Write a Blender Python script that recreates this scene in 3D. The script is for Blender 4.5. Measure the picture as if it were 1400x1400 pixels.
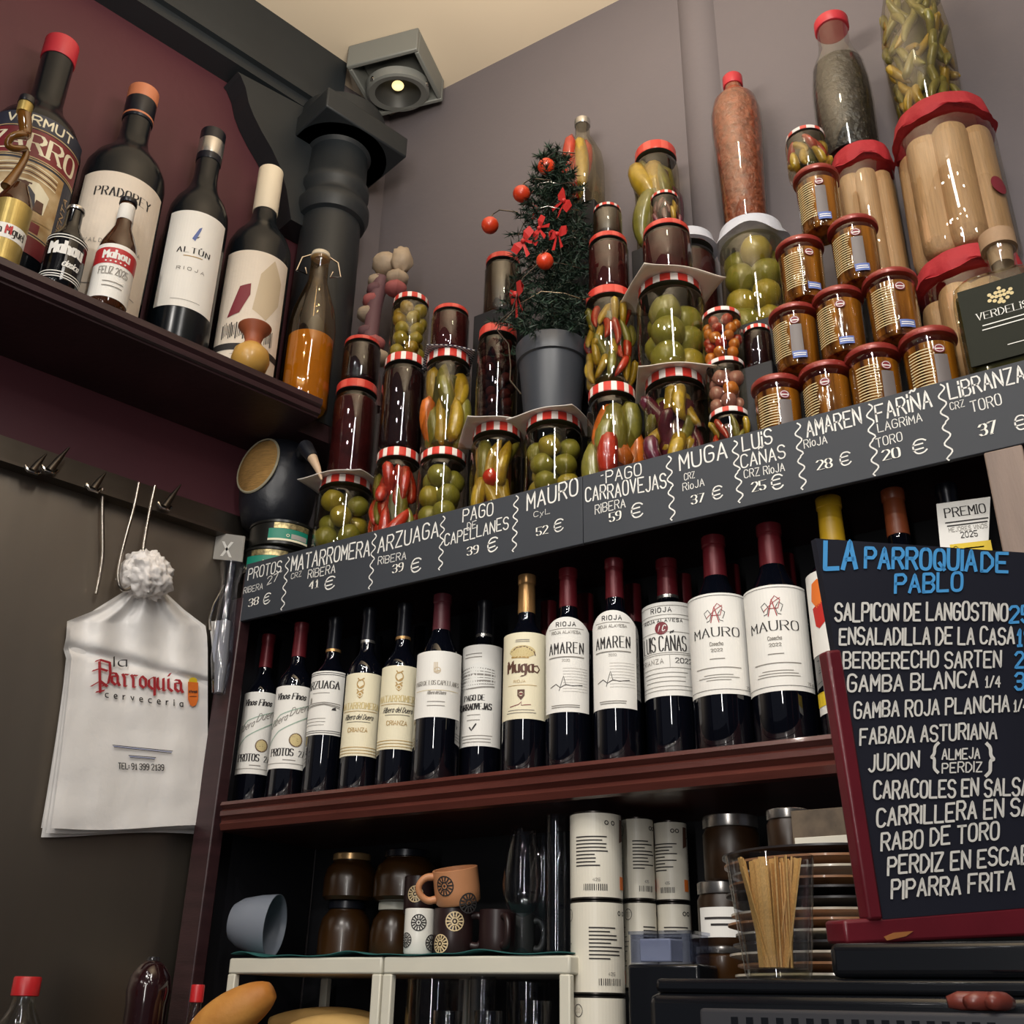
import bpy, bmesh, math, random
from mathutils import Vector, Matrix, noise
random.seed(7)
for _o in list(bpy.data.objects): bpy.data.objects.remove(_o)
SC = bpy.context.scene
COL = SC.collection
PI = math.pi
# ---------------------------------------------------------------- camera
F_PX = 1449.0
CAM = Vector((0, 0, 1.25))
RX = Vector((0.84386415, -0.21383265, -0.4921066))      # world X seen in the camera frame (right, down, forward)
RY = Vector((0.53624937, 0.36715784, 0.76002088))
RZ = Vector((0.01816352, -0.90524622, 0.42449896))
cam_data = bpy.data.cameras.new('camera'); cam = bpy.data.objects.new('camera', cam_data); COL.objects.link(cam)
cam_data.sensor_width = 36.0; cam_data.sensor_fit = 'HORIZONTAL'; cam_data.lens = 36.0 * F_PX / 1400.0
cam_data.clip_start = 0.02
right = Vector((RX[0], RY[0], RZ[0])); up = -Vector((RX[1], RY[1], RZ[1])); fwd = Vector((RX[2], RY[2], RZ[2]))
cam.matrix_world = Matrix(((right[0], up[0], -fwd[0], CAM[0]), (right[1], up[1], -fwd[1], CAM[1]), (right[2], up[2], -fwd[2], CAM[2]), (0, 0, 0, 1)))
SC.camera = cam
# ---------------------------------------------------------------- world, lights, exposure
SC.view_settings.view_transform = 'Standard'; SC.view_settings.look = 'None'
SC.view_settings.gamma = 1.0; SC.view_settings.use_curve_mapping = False
SC.view_settings.exposure = 0.06
world = bpy.data.worlds.new('room_ambient'); SC.world = world; world.use_nodes = True
world.node_tree.nodes['Background'].inputs[0].default_value = (0.30, 0.31, 0.38, 1)
world.node_tree.nodes['Background'].inputs[1].default_value = 0.16
def aim(o, target): o.rotation_euler = (Vector(target) - o.location).to_track_quat('-Z', 'Y').to_euler()
def spot(loc, target, power, col=(1, .95, .88), size=58, rad=.025):
    l = bpy.data.lights.new('spot_light', 'SPOT'); l.energy = power; l.color = col; l.spot_size = math.radians(size); l.spot_blend = .85; l.shadow_soft_size = rad
    o = bpy.data.objects.new('spot_light', l); COL.objects.link(o); o.location = loc; aim(o, target); return o
def area(loc, target, power, sx, sy, col=(1, .9, .78)):
    l = bpy.data.lights.new('added_light_panel', 'AREA'); l.shape = 'RECTANGLE'; l.size = sx; l.size_y = sy; l.energy = power; l.color = col
    o = bpy.data.objects.new('added_light_panel', l); COL.objects.link(o); o.location = loc; aim(o, target); return o
# row of small bar spots set in the ceiling over the counter
for lx, ly, pw in ((-1.15, -.15, 9), (-.6, -.35, 16), (-.1, -.25, 17), (.45, -.1, 15), (-.5, -.9, 46), (.9, -.6, 14)):
    spot((lx, ly, 3.42), (-1.45, 1.2, 1.6) if ly < -.8 else (lx * .5 - .4, 1.45, 1.72), pw)
# smaller spots further back in the bar, they make the dots of light on the bottle shoulders
for lx, ly, lz, pw in ((-1.5, -2.2, 2.9, 13), (-.8, -2.6, 3.0, 16), (-.1, -2.3, 2.9, 16), (.5, -2.7, 3.1, 16), (1.1, -2.0, 2.9, 12), (.2, -2.9, 2.6, 13)):
    spot((lx, ly, lz), (-.7, 1.4, 1.8), pw, (1, .95, .88), 50, .03)
# added spots without fittings, in front of the cabinet, for extra dots on bottles
for lx, ly, lz, pw in ((-.95, .05, 2.45, 5), (-.5, -.1, 2.6, 6), (-.05, -.2, 2.35, 6), (.35, .0, 2.7, 6), (.75, .1, 2.4, 5)):
    spot((lx, ly, lz), (lx * .4 - .5, 1.45, 1.8), pw, (1, .95, .88), 80, .028)
# upright light strip added above the bar, for the white streaks on jars
area((.04, .15, 3.1), (-.7, 1.45, 2.75), 9, .13, .76, (1, .96, .9))
# tall light strip added behind the guest, gives the upright glints on the glass
area((.15, -1.35, 1.75), (-.7, 1.45, 2.1), 15, .08, 1.5, (1, .97, .93))
# unseen upward light, added to brighten the ceiling
area((-.6, .72, 2.72), (-.5999, .72, 3.5), 22, .4, .4, (1, .90, .76))
spot((-.25, .75, 3.42), (-.64, 1.66, 3.0), 4.5, (1, .92, .68), 70, .04)  # spot added to brighten the rounded bulge on the back wall
# ---------------------------------------------------------------- pixel helpers: where the photo's sight lines meet the room
def ray(x, y):
    d = Vector(((x - 700) / F_PX, (y - 700) / F_PX, 1.0)); return Vector((RX.dot(d), RY.dot(d), RZ.dot(d)))
def on_y(x, y, Y): r = ray(x, y); return CAM + r * (Y / r.y)
def on_z(x, y, Z): r = ray(x, y); return CAM + r * ((Z - CAM.z) / r.z)
LT = Vector((.243, .970, 0)).normalized(); LN = Vector((LT.y, -LT.x, 0)); UP = Vector((0, 0, 1))
def on_l(x, y, c): r = ray(x, y); return CAM + r * (c / LN.dot(r))
def L(c, t, z): return LN * c + LT * t + UP * z           # a point by distance from the left wall's plane, run along it, height
def depth(p): return (p - CAM).dot(fwd)
def face_cam(p): return math.atan2(CAM.y - p.y, CAM.x - p.x)
# ---------------------------------------------------------------- materials
def lin(h):
    h = h.lstrip('#'); v = [int(h[i:i + 2], 16) / 255 for i in (0, 2, 4)]
    return tuple(c / 12.92 if c <= .04045 else ((c + .055) / 1.055) ** 2.4 for c in v) + (1,)
def mat_base(name):
    m = bpy.data.materials.new(name); m.use_nodes = True; nt = m.node_tree; nt.nodes.clear()
    out = nt.nodes.new('ShaderNodeOutputMaterial'); return m, nt, out
def P(name, col, rough=.5, metal=0, spec=.5, var=0.0, vscale=8.0, bump=0.0, bscale=40.0, coat=0, emit=None, estr=0, col2=None, stretch=None, aniso=0, sheen=0):
    m, nt, out = mat_base(name); b = nt.nodes.new('ShaderNodeBsdfPrincipled'); nt.links.new(b.outputs[0], out.inputs[0])
    c = lin(col); b.inputs['Base Color'].default_value = c; b.inputs['Roughness'].default_value = rough; b.inputs['Metallic'].default_value = metal
    b.inputs['Specular IOR Level'].default_value = spec; b.inputs['Coat Weight'].default_value = coat; b.inputs['Anisotropic'].default_value = aniso
    tc = nt.nodes.new('ShaderNodeTexCoord'); vec = tc.outputs['Object']
    if stretch:
        mp = nt.nodes.new('ShaderNodeMapping'); mp.inputs['Scale'].default_value = stretch; nt.links.new(vec, mp.inputs[0]); vec = mp.outputs[0]
    if var or col2:
        n = nt.nodes.new('ShaderNodeTexNoise'); n.inputs['Scale'].default_value = vscale; n.inputs['Detail'].default_value = 5; nt.links.new(vec, n.inputs['Vector'])
        r = nt.nodes.new('ShaderNodeValToRGB'); r.color_ramp.elements[0].position = .35; r.color_ramp.elements[1].position = .65
        c2 = lin(col2) if col2 else tuple(max(0, x * (1 - var)) for x in c[:3]) + (1,)
        r.color_ramp.elements[0].color = c2; r.color_ramp.elements[1].color = c
        nt.links.new(n.outputs[0], r.inputs[0]); nt.links.new(r.outputs[0], b.inputs['Base Color'])
    if bump:
        n2 = nt.nodes.new('ShaderNodeTexNoise'); n2.inputs['Scale'].default_value = bscale; n2.inputs['Detail'].default_value = 4; nt.links.new(vec, n2.inputs['Vector'])
        bp = nt.nodes.new('ShaderNodeBump'); bp.inputs['Strength'].default_value = bump; bp.inputs['Distance'].default_value = .01
        nt.links.new(n2.outputs[0], bp.inputs['Height']); nt.links.new(bp.outputs[0], b.inputs['Normal'])
    if emit: b.inputs['Emission Color'].default_value = lin(emit); b.inputs['Emission Strength'].default_value = estr
    return m
def GLASS(name, tint='#ffffff', refl=.5, rough=.015, base=.085):
    m, nt, out = mat_base(name); t = nt.nodes.new('ShaderNodeBsdfTransparent'); g = nt.nodes.new('ShaderNodeBsdfGlossy'); mx = nt.nodes.new('ShaderNodeMixShader')
    t.inputs[0].default_value = lin(tint); g.inputs['Roughness'].default_value = rough
    lw = nt.nodes.new('ShaderNodeLayerWeight'); pw = nt.nodes.new('ShaderNodeMath'); pw.operation = 'POWER'; pw.inputs[1].default_value = 3.5
    ml = nt.nodes.new('ShaderNodeMath'); ml.operation = 'MULTIPLY_ADD'; ml.inputs[1].default_value = refl; ml.inputs[2].default_value = base
    nt.links.new(lw.outputs['Facing'], pw.inputs[0]); nt.links.new(pw.outputs[0], ml.inputs[0]); nt.links.new(ml.outputs[0], mx.inputs[0])
    nt.links.new(t.outputs[0], mx.inputs[1]); nt.links.new(g.outputs[0], mx.inputs[2]); nt.links.new(mx.outputs[0], out.inputs[0]); return m
def CHECK(name, c1, c2, n=9, rough=.3, horiz=220):
    """gingham print running round a lid, from the lid's own coordinates"""
    m, nt, out = mat_base(name); b = nt.nodes.new('ShaderNodeBsdfPrincipled'); nt.links.new(b.outputs[0], out.inputs[0]); b.inputs['Roughness'].default_value = rough
    tc = nt.nodes.new('ShaderNodeTexCoord'); sp = nt.nodes.new('ShaderNodeSeparateXYZ'); nt.links.new(tc.outputs['Object'], sp.inputs[0])
    at = nt.nodes.new('ShaderNodeMath'); at.operation = 'ARCTAN2'; nt.links.new(sp.outputs[1], at.inputs[0]); nt.links.new(sp.outputs[0], at.inputs[1])
    s = nt.nodes.new('ShaderNodeMath'); s.operation = 'MULTIPLY'; s.inputs[1].default_value = n; nt.links.new(at.outputs[0], s.inputs[0])
    sn = nt.nodes.new('ShaderNodeMath'); sn.operation = 'SINE'; nt.links.new(s.outputs[0], sn.inputs[0])
    gt = nt.nodes.new('ShaderNodeMath'); gt.operation = 'GREATER_THAN'; gt.inputs[1].default_value = .25; nt.links.new(sn.outputs[0], gt.inputs[0])
    mx = nt.nodes.new('ShaderNodeMixRGB'); mx.inputs[1].default_value = lin(c1); mx.inputs[2].default_value = lin(c2)
    nt.links.new(gt.outputs[0], mx.inputs[0]); nt.links.new(mx.outputs[0], b.inputs['Base Color']); return m
def GINGHAM(name, c1, c2, scale=300, rough=.8):
    m, nt, out = mat_base(name); b = nt.nodes.new('ShaderNodeBsdfPrincipled'); nt.links.new(b.outputs[0], out.inputs[0]); b.inputs['Roughness'].default_value = rough
    tc = nt.nodes.new('ShaderNodeTexCoord'); ck = nt.nodes.new('ShaderNodeTexChecker'); ck.inputs['Scale'].default_value = scale
    ck.inputs[1].default_value = lin(c1); ck.inputs[2].default_value = lin(c2)
    sp = nt.nodes.new('ShaderNodeSeparateXYZ'); cb = nt.nodes.new('ShaderNodeCombineXYZ'); nt.links.new(tc.outputs['Object'], sp.inputs[0]); nt.links.new(sp.outputs[0], cb.inputs[0]); nt.links.new(sp.outputs[1], cb.inputs[1])
    cb.inputs[2].default_value = .0003
    nt.links.new(cb.outputs[0], ck.inputs[0]); nt.links.new(ck.outputs[0], b.inputs['Base Color']); return m
M = {}
def D(k, *a, **kw): M[k] = P(k, *a, **kw)
D('wall_paint', '#686164', .75, var=.06, vscale=3, bump=.05, bscale=60); D('ceiling_paint', '#d8c8b0', .8, var=.04, vscale=3)
D('red_paint', '#4e222a', .6, var=.12, vscale=4, bump=.05); D('black_iron', '#1d2226', .5, var=.2, vscale=6, bump=.08, bscale=30)
D('dark_wood', '#3a2326', .4, var=.35, vscale=4, bump=.06, stretch=(2, 2, 14)); D('shelf_wood', '#5c2f28', .3, var=.35, vscale=3, coat=.3, bump=.04, stretch=(2, 14, 14))
D('niche_black', '#0e0e15', .6, var=.2); D('pale_wood', '#8f7b6f', .6, var=.25, vscale=3, stretch=(10, 10, 1), bump=.1)
D('steel', '#8c8276', .38, 1, var=.12, vscale=2, stretch=(3, 3, .6), bump=.06, bscale=3, aniso=.4); D('steel_dark', '#6f675e', .35, 1, var=.3, vscale=6); D('chrome', '#c8c4bd', .15, 1); D('wire', '#a49c92', .25, 1)
D('floor_tile', '#51473f', .4, var=.2, vscale=6); D('counter_black', '#1c1b1f', .35, var=.2)
D('bottle_dark', '#080a12', .035, 0, .9, coat=.6); D('bottle_back', '#0b0b10', .15); D('magnum_glass', '#10151a', .22, 0, .35, var=.15, vscale=3)
D('brown_glass', '#3a1c08', .07, coat=.3); D('amber_glass', '#6b4312', .08, coat=.3); D('black_glass', '#0a0a0c', .1)
D('paper_white', '#f2efe8', .6, var=.03); D('paper_cream', '#efe6c8', .6, var=.04); D('paper_kraft', '#e9dccb', .7, var=.06, bump=.15, bscale=30); D('napkin', '#e8dfd6', .8, bump=.2, bscale=40, var=.05)
D('napkin_grey', '#c9ccd6', .8, bump=.2, bscale=40, var=.05)
D('ink', '#2a2626', .7); D('ink_grey', '#8d8881', .7); D('ink_red', '#a3232b', .6); D('ink_gold', '#b08d4a', .5); D('ink_brown', '#5b3a2c', .6); D('ink_green', '#9fb8a8', .6); D('ink_white', '#eceae4', .6); D('ink_blue', '#5c6ea8', .6); D('ink_lightgold', '#d3c08b', .6)
D('ink_orange', '#e8782c', .6); D('ink_darkgreen', '#1f4a33', .6); D('ink_yellow', '#e6c52a', .6); D('ink_burgundy', '#7d2530', .6); D('ink_beige', '#cbb89a', .6); D('ink_hotred', '#c22a22', .6)
D('cap_burgundy', '#6d1f27', .35, .2); D('cap_black', '#14161f', .3, .2); D('cap_gold', '#c79a64', .3, .6); D('cap_maroon', '#5d2730', .4, .1); D('cap_yellow', '#c9a020', .4); D('cap_orange', '#8a4526', .4); D('cap_silver', '#b8b6b2', .25, .9); D('cap_red', '#b02a35', .4); D('cap_copper', '#b9714f', .4); D('cap_cream', '#d9ccb4', .5)
D('strip_board', '#34383f', .65, var=.1, vscale=5); D('chalk', '#f0eee8', .9, var=.15, vscale=60); D('digit_white', '#f4f0e6', .7)
D('menu_board', '#181a28', .6, var=.15, vscale=5); D('menu_white', '#e9e6de', .7, var=.08, vscale=40); D('menu_blue', '#4fa4e4', .6); D('menu_frame', '#6d1a26', .4, var=.3, vscale=6, bump=.08, coat=.2)
D('bare_wood', '#b0713e', .6, var=.2)
D('rack_white', '#dcd8c8', .45, var=.05); D('cloth_green', '#1c5a58', .8, bump=.3, bscale=60, var=.15)
D('plum', '#3d1212', .6, var=.45, vscale=30, bump=.3, bscale=25, spec=.05); D('dark_preserve', '#210c0d', .6, var=.3, vscale=20, bump=.3, bscale=25, spec=.05); D('brown_preserve', '#33200f', .35, var=.4, vscale=25)
D('honey', '#3a230c', .3, var=.3, vscale=14, coat=.3)
D('green_tomato', '#8d8a3a', .3, var=.25, vscale=20, coat=.3); D('yellow_olive', '#a8983a', .3, var=.25, vscale=20, coat=.3); D('olive_core', '#4c4a1d', .4, var=.2)
D('pepper_yellow', '#a98a26', .28, var=.25, vscale=12, coat=.4); D('pepper_green', '#7a7430', .28, var=.25, vscale=12, coat=.4); D('pepper_red', '#a8301d', .25, var=.25, vscale=12, coat=.4); D('pepper_orange', '#cc6a22', .25, var=.25, vscale=12, coat=.4)
D('tomato_red', '#c8321a', .2, coat=.5); D('red_core', '#4e1a12', .4, var=.3, vscale=20); D('pink_onion', '#b07a74', .25, var=.3, vscale=18, coat=.4); D('cherry_orange', '#d07a2c', .2, var=.2, coat=.5); D('purple_onion', '#5d2333', .25, var=.3, coat=.4)
D('asparagus', '#c2966a', .45, var=.22, vscale=9, bump=.25, bscale=35, stretch=(1, 1, .35)); D('asp_core', '#5a4026', .5); D('red_cloth', '#b0262e', .75, bump=.25, bscale=50, var=.15)
D('amber_oil', '#b06c1c', .12, var=.5, vscale=10, stretch=(6, 6, .3), coat=.4, col2='#3f1f0c'); D('rust_lid', '#8a2f28', .3, .15, coat=.3)
D('lid_silver', '#a8a4a0', .25, .9); D('lid_cream', '#d8d3c4', .4); D('lid_brass', '#c4a070', .3, .7)
D('beans_red', '#a05236', .35, var=.45, vscale=70, bump=.9, bscale=75, coat=.2); D('beans_black', '#2b2522', .35, var=.3, vscale=60, bump=.8, bscale=70)
D('pine', '#1d3325', .6, var=.4, vscale=30); D('pine_light', '#2f4a36', .6, var=.3); D('bark', '#3d2c1f', .8); D('label_dim', '#6a6260', .5); D('lid_under_shade', '#24231c', .5); D('pot_grey', '#3a3d43', .4, var=.05); D('bauble', '#d8401f', .3, coat=.5); D('ribbon', '#c22a28', .5)
D('garlic_cream', '#b09c84', .6, var=.2, vscale=30, bump=.2); D('pink_cotton', '#a85c5a', .7, var=.15); D('mauve_cotton', '#6f4d51', .7, var=.15)
D('leather_black', '#1b1d24', .38, var=.15, bump=.1, bscale=60); D('straw', '#c09250', .6, var=.45, vscale=20, stretch=(3, 3, 40), bump=.5, bscale=50); D('horn', '#c7ab8e', .4); D('stitch', '#a09880', .6)
D('tin_black', '#22221f', .3, .3); D('tin_gold', '#b9a878', .35, .6, var=.7, vscale=120); D('label_green', '#128069', .5); D('tag_grey', '#a7a39c', .6, var=.1)
D('bag_white', '#ece9e6', .35, var=.03, bump=.25, bscale=22, spec=.4); D('bag_crumple', '#efe9e4', .4, bump=.5, bscale=30)
D('clay', '#c98b60', .5, var=.1); D('mug_white', '#e9e6dd', .3); D('mug_dark', '#2a1a1a', .35); D('mug_pattern', '#d5bd92', .5)
D('frosted_plastic', '#7b818c', .35, spec=.4); D('can_white', '#e6e0d0', .4, var=.03, coat=.2); D('can_rim', '#3a3633', .3, .8)
D('stirrer', '#ebb86c', .6, var=.25, vscale=30, stretch=(30, 30, 2)); D('plate_white', '#d9cdb8', .25, coat=.3); D('plate_brown', '#a8744c', .4, coat=.2); D('plate_dark', '#2a2526', .35)
D('machine_black', '#131519', .2, coat=.3); D('machine_panel', '#35353a', .5); D('sausage', '#7d3a30', .35, coat=.3)
D('bread', '#cf9549', .6, var=.3, vscale=12, bump=.25, bscale=30, col2='#b3722c'); D('bread_pale', '#d8ae68', .7, var=.2, vscale=14, bump=.2)
D('lamp_grey', '#7a7c78', .5, .2); D('lamp_dark', '#3c3d3c', .5, .2); D('lamp_glow', '#ffe6a8', .5, emit='#ffdf9a', estr=1.4)
D('oil_dark', '#3c3c10', .1, coat=.4, var=.3, vscale=6); D('oil_label', '#22241a', .6, spec=.15); D('cork', '#b08e6c', .7, var=.25, vscale=30)
D('liquor', '#d09428', .1, coat=.4); D('gourd_ochre', '#c99a4a', .35, var=.15, coat=.3); D('gourd_red', '#9c5232', .5)
D('zarro_red', '#7a2028', .5); D('zarro_beige', '#cdb489', .5, var=.35, vscale=25, col2='#a8834f'); D('zarro_navy', '#2c3040', .5); D('foil_gold', '#b8a05a', .35, .5, var=.3, vscale=20); D('mahou_red', '#b8242a', .5)
D('cola', '#2a1416', .12, coat=.4, var=.3); D('cap_plastic_red', '#c4262a', .35); D('olive_box', '#6a5a48', .6, var=.4, vscale=60)
GL = dict(clear=GLASS('clear_glass', '#f4f6f2', .55), pale=GLASS('pale_green_glass', '#ece8d8', .55), thin=GLASS('thin_glass', '#f1f3f6', .7, .02, .06), amber=GLASS('amber_bottle_glass', '#e6d2ae', .5), plastic=GLASS('clear_plastic', '#dfe3ee', .6, .08, .1))
M['lid_check'] = CHECK('red_white_lid', '#c8382e', '#ece2da', 11); M['lid_red'] = CHECK('red_lid', '#c23a30', '#d0564a', 7); M['lid_pale'] = CHECK('pale_check_lid', '#e5dcd8', '#c8483e', 8)
M['gingham'] = GINGHAM('blue_gingham', '#3a3d52', '#d8d4d2', 220)
# ---------------------------------------------------------------- mesh builder
class MB:
    def __init__(s): s.v = []; s.f = []; s.m = []; s.mats = []
    def mi(s, k):
        m = GL[k[6:]] if k.startswith('glass:') else M[k]
        if m not in s.mats: s.mats.append(m)
        return s.mats.index(m)
    def add(s, vs, fs, k):
        b = len(s.v); i = s.mi(k); s.v += [tuple(v) for v in vs]
        for f in fs: s.f.append([b + j for j in f]); s.m.append(i)
    def lathe(s, prof, k, seg=32, c=(0, 0, 0), wob=None, sx=1, sy=1):
        vs = []; fs = []
        for i, (r, z) in enumerate(prof):
            for j in range(seg):
                a = 2 * PI * j / seg; rr, zz = (r, z) if not wob else wob(r, z, a, i)
                vs.append((c[0] + rr * math.cos(a) * sx, c[1] + rr * math.sin(a) * sy, c[2] + zz))
        for i in range(len(prof) - 1):
            for j in range(seg): fs.append((i * seg + j, i * seg + (j + 1) % seg, (i + 1) * seg + (j + 1) % seg, (i + 1) * seg + j))
        if prof[0][0] > 1e-5: fs.append(tuple(range(seg - 1, -1, -1)))
        n = len(prof) - 1
        if prof[-1][0] > 1e-5: fs.append(tuple(n * seg + j for j in range(seg)))
        s.add(vs, fs, k); return s
    def shell(s, prof, k, seg=32, c=(0, 0, 0), sx=1, sy=1):      # lathe without end caps
        n = len(s.f); s.lathe(prof, k, seg, c, None, sx, sy)
        while len(s.f) > n + (len(prof) - 1) * seg: s.f.pop(); s.m.pop()
        return s
    def box(s, a, b, k, T=None):
        x0, y0, z0 = a; x1, y1, z1 = b
        vs = [Vector(p) for p in ((x0, y0, z0), (x1, y0, z0), (x1, y1, z0), (x0, y1, z0), (x0, y0, z1), (x1, y0, z1), (x1, y1, z1), (x0, y1, z1))]
        if T: vs = [T(v) for v in vs]
        s.add(vs, [(0, 3, 2, 1), (4, 5, 6, 7), (0, 1, 5, 4), (1, 2, 6, 5), (2, 3, 7, 6), (3, 0, 4, 7)], k); return s
    def prism(s, poly, off, k):                                # polygon of 3-D points pushed by a vector
        n = len(poly); poly = [Vector(p) for p in poly]; off = Vector(off); vs = poly + [p + off for p in poly]
        s.add(vs, [tuple(range(n)), tuple(range(2 * n - 1, n - 1, -1))] + [(i, n + i, n + (i + 1) % n, (i + 1) % n) for i in range(n)], k); return s
    def tube(s, pts, r, k, seg=8, closed=False):
        pts = [Vector(p) for p in pts]; n = len(pts); rs = r if isinstance(r, (list, tuple)) else [r] * n; vs = []; prev = None
        for i, p in enumerate(pts):
            t = (pts[(i + 1) % n] - pts[i - 1]) if closed else (pts[min(i + 1, n - 1)] - pts[max(i - 1, 0)])
            t.normalize(); ref = prev if prev else (Vector((0, 0, 1)) if abs(t.z) < .9 else Vector((1, 0, 0)))
            u = (ref - t * ref.dot(t)); u.normalize(); prev = u; w = t.cross(u)
            for j in range(seg): a = 2 * PI * j / seg; vs.append(p + (u * math.cos(a) + w * math.sin(a)) * rs[i])
        fs = [(i * seg + j, i * seg + (j + 1) % seg, ((i + 1) % n) * seg + (j + 1) % seg, ((i + 1) % n) * seg + j) for i in range(n if closed else n - 1) for j in range(seg)]
        if not closed: fs += [tuple(range(seg - 1, -1, -1)), tuple((n - 1) * seg + j for j in range(seg))]
        s.add(vs, fs, k); return s
    def ball(s, c, r, k, seg=16, sx=1, sy=1, sz=1, fn=None):
        vs = []; fs = []; h = seg // 2
        for i in range(1, h):
            t = PI * i / h
            for j in range(seg):
                a = 2 * PI * j / seg; d = Vector((math.sin(t) * math.cos(a), math.sin(t) * math.sin(a), math.cos(t))); q = r * (fn(d) if fn else 1)
                vs.append((c[0] + d.x * q * sx, c[1] + d.y * q * sy, c[2] + d.z * q * sz))
        q1 = r * (fn(Vector((0, 0, 1))) if fn else 1); q2 = r * (fn(Vector((0, 0, -1))) if fn else 1)
        vs += [(c[0], c[1], c[2] + q1 * sz), (c[0], c[1], c[2] - q2 * sz)]; nt = len(vs) - 2
        for i in range(h - 2):
            for j in range(seg): fs.append((i * seg + j, (i + 1) * seg + j, (i + 1) * seg + (j + 1) % seg, i * seg + (j + 1) % seg))
        for j in range(seg): fs.append((nt, j, (j + 1) % seg)); fs.append((nt + 1, (h - 2) * seg + (j + 1) % seg, (h - 2) * seg + j))
        s.add(vs, fs, k); return s
    def grid(s, fn, nu, nv, k):
        vs = [fn(i / nu, j / nv) for j in range(nv + 1) for i in range(nu + 1)]
        s.add(vs, [(j * (nu + 1) + i, j * (nu + 1) + i + 1, (j + 1) * (nu + 1) + i + 1, (j + 1) * (nu + 1) + i) for j in range(nv) for i in range(nu)], k); return s
    def build(s, name, parent=None, loc=None, rot=None, smooth=True, angle=40, bevel=0, solid=0):
        me = bpy.data.meshes.new(name); me.from_pydata(s.v, [], s.f)
        for m in s.mats: me.materials.append(m)
        me.polygons.foreach_set('material_index', s.m); me.validate(); me.update()
        if smooth: me.shade_smooth(); me.set_sharp_from_angle(angle=math.radians(angle))
        else: me.shade_flat()
        o = bpy.data.objects.new(name, me); COL.objects.link(o)
        if parent: o.parent = parent
        if loc is not None: o.location = loc
        if rot is not None: o.rotation_euler = rot
        if solid: md = o.modifiers.new('thickness', 'SOLIDIFY'); md.thickness = solid; md.offset = 0
        if bevel: md = o.modifiers.new('edge', 'BEVEL'); md.width = bevel; md.segments = 2; md.limit_method = 'ANGLE'
        return o
def thing(name, label, cat, loc=(0, 0, 0), rz=0, group=None):
    o = bpy.data.objects.new(name, None); COL.objects.link(o); o.location = loc; o.rotation_euler = (0, 0, rz); o.empty_display_size = .05
    return tag(o, label, cat, group)
def tag(o, label, cat, group=None):
    o['label'] = label; o['category'] = cat
    if group: o['group'] = group
    return o
def structure(o): o['kind'] = 'structure'; return o
# ---------------------------------------------------------------- stroke lettering
G = {'A': '00 26 40|12 32', 'B': '00 06 36 45 44 33 03|33 42 41 30 00', 'C': '~45 36 16 05 01 10 30 41', 'D': '00 06 26 44 42 20 00', 'E': '40 00 06 46|03 33', 'F': '00 06 46|03 33', 'G': '~45 36 16 05 01 10 30 41 43 23', 'H': '00 06|40 46|03 43', 'I': '00 06', 'J': '~36 31 20 10 01', 'K': '00 06|46 03 40', 'L': '06 00 40', 'M': '00 06 22 46 40', 'N': '00 06 40 46', 'Ñ': '00 06 40 46|~07 18 27 38', 'O': '~26 16 05 01 10 30 41 45 36 26', 'P': '00 06 36 45 44 33 03', 'Q': '~26 16 05 01 10 30 41 45 36 26|22 40', 'R': '00 06 36 45 44 33 03|23 40', 'S': '~45 36 16 05 04 13 33 42 41 30 10 01', 'T': '06 46|26 20', 'U': '~06 01 10 30 41 46', 'V': '06 20 46', 'W': '06 10 24 30 46', 'X': '00 46|06 40', 'Y': '06 23 46|23 20', 'Z': '06 46 00 40', 'Í': '00 05|06 17', 'Ú': '~06 01 10 30 41 46|17 28',
     'i': '04 00|05 06', 'a': '~34 14 03 01 10 20 31|34 30', 'b': '06 00|~03 14 24 33 31 20 10 01', 'c': '~34 14 03 01 10 30', 'd': '36 30|~33 24 14 03 01 10 20 31', 'e': '~02 32 33 24 14 03 01 10 30', 'f': '~36 26 15 10|04 24', 'g': '~34 3a 2b 0b|~33 24 14 03 01 10 20 31', 'h': '06 00|~03 14 24 33 30', 'k': '06 00|34 02 30', 'l': '06 00', 'm': '04 00|~03 14 23 20|~23 34 43 40', 'n': '04 00|~03 14 24 33 30', 'o': '~24 14 03 01 10 20 31 33 24', 'p': '04 0b|~03 14 24 33 31 20 10 01', 'q': '34 3b|~33 24 14 03 01 10 20 31', 'r': '04 00|~02 14 24', 's': '~33 24 14 03 12 22 31 20 10 01', 't': '~16 11 20 30|04 34', 'u': '~04 01 10 20 31|34 30', 'v': '04 20 34', 'z': '04 34 00 30', 'y': '04 20|34 0b', 'á': '~34 14 03 01 10 20 31|34 30|25 36', 'í': '04 00|05 16', 'j': '~14 1a 0b',
     '0': '~26 16 05 01 10 30 41 45 36 26', '1': '14 26 20|10 30', '2': '05 16 36 45 44 00 40', '3': '05 16 36 45 44 33 42 41 30 10 01|13 33', '4': '30 36 02 42', '5': '46 06 03 33 42 41 30 10 01', '6': '~36 16 04 01 10 30 41 42 33 13 02', '7': '06 46 10', '8': '~26 16 05 04 13 33 44 45 36 26|~13 02 01 10 30 41 42 33 13', '9': '~43 33 13 04 05 16 36 45 42 30 10', '€': '~45 36 16 04 02 10 30 41|04 34|02 32', '{': '~28 17 15 04 14 12 11 20', '}': '~08 17 15 24 14 12 11 00', '.': '00 01', '-': '03 33', '/': '00 36', '"': '05 06|15 16', '·': '03 13', ':': '01 02|03 04', ',': '00 0a', '+': '03 43|21 25'}
YV = {'a': -1, 'b': -2}
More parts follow.
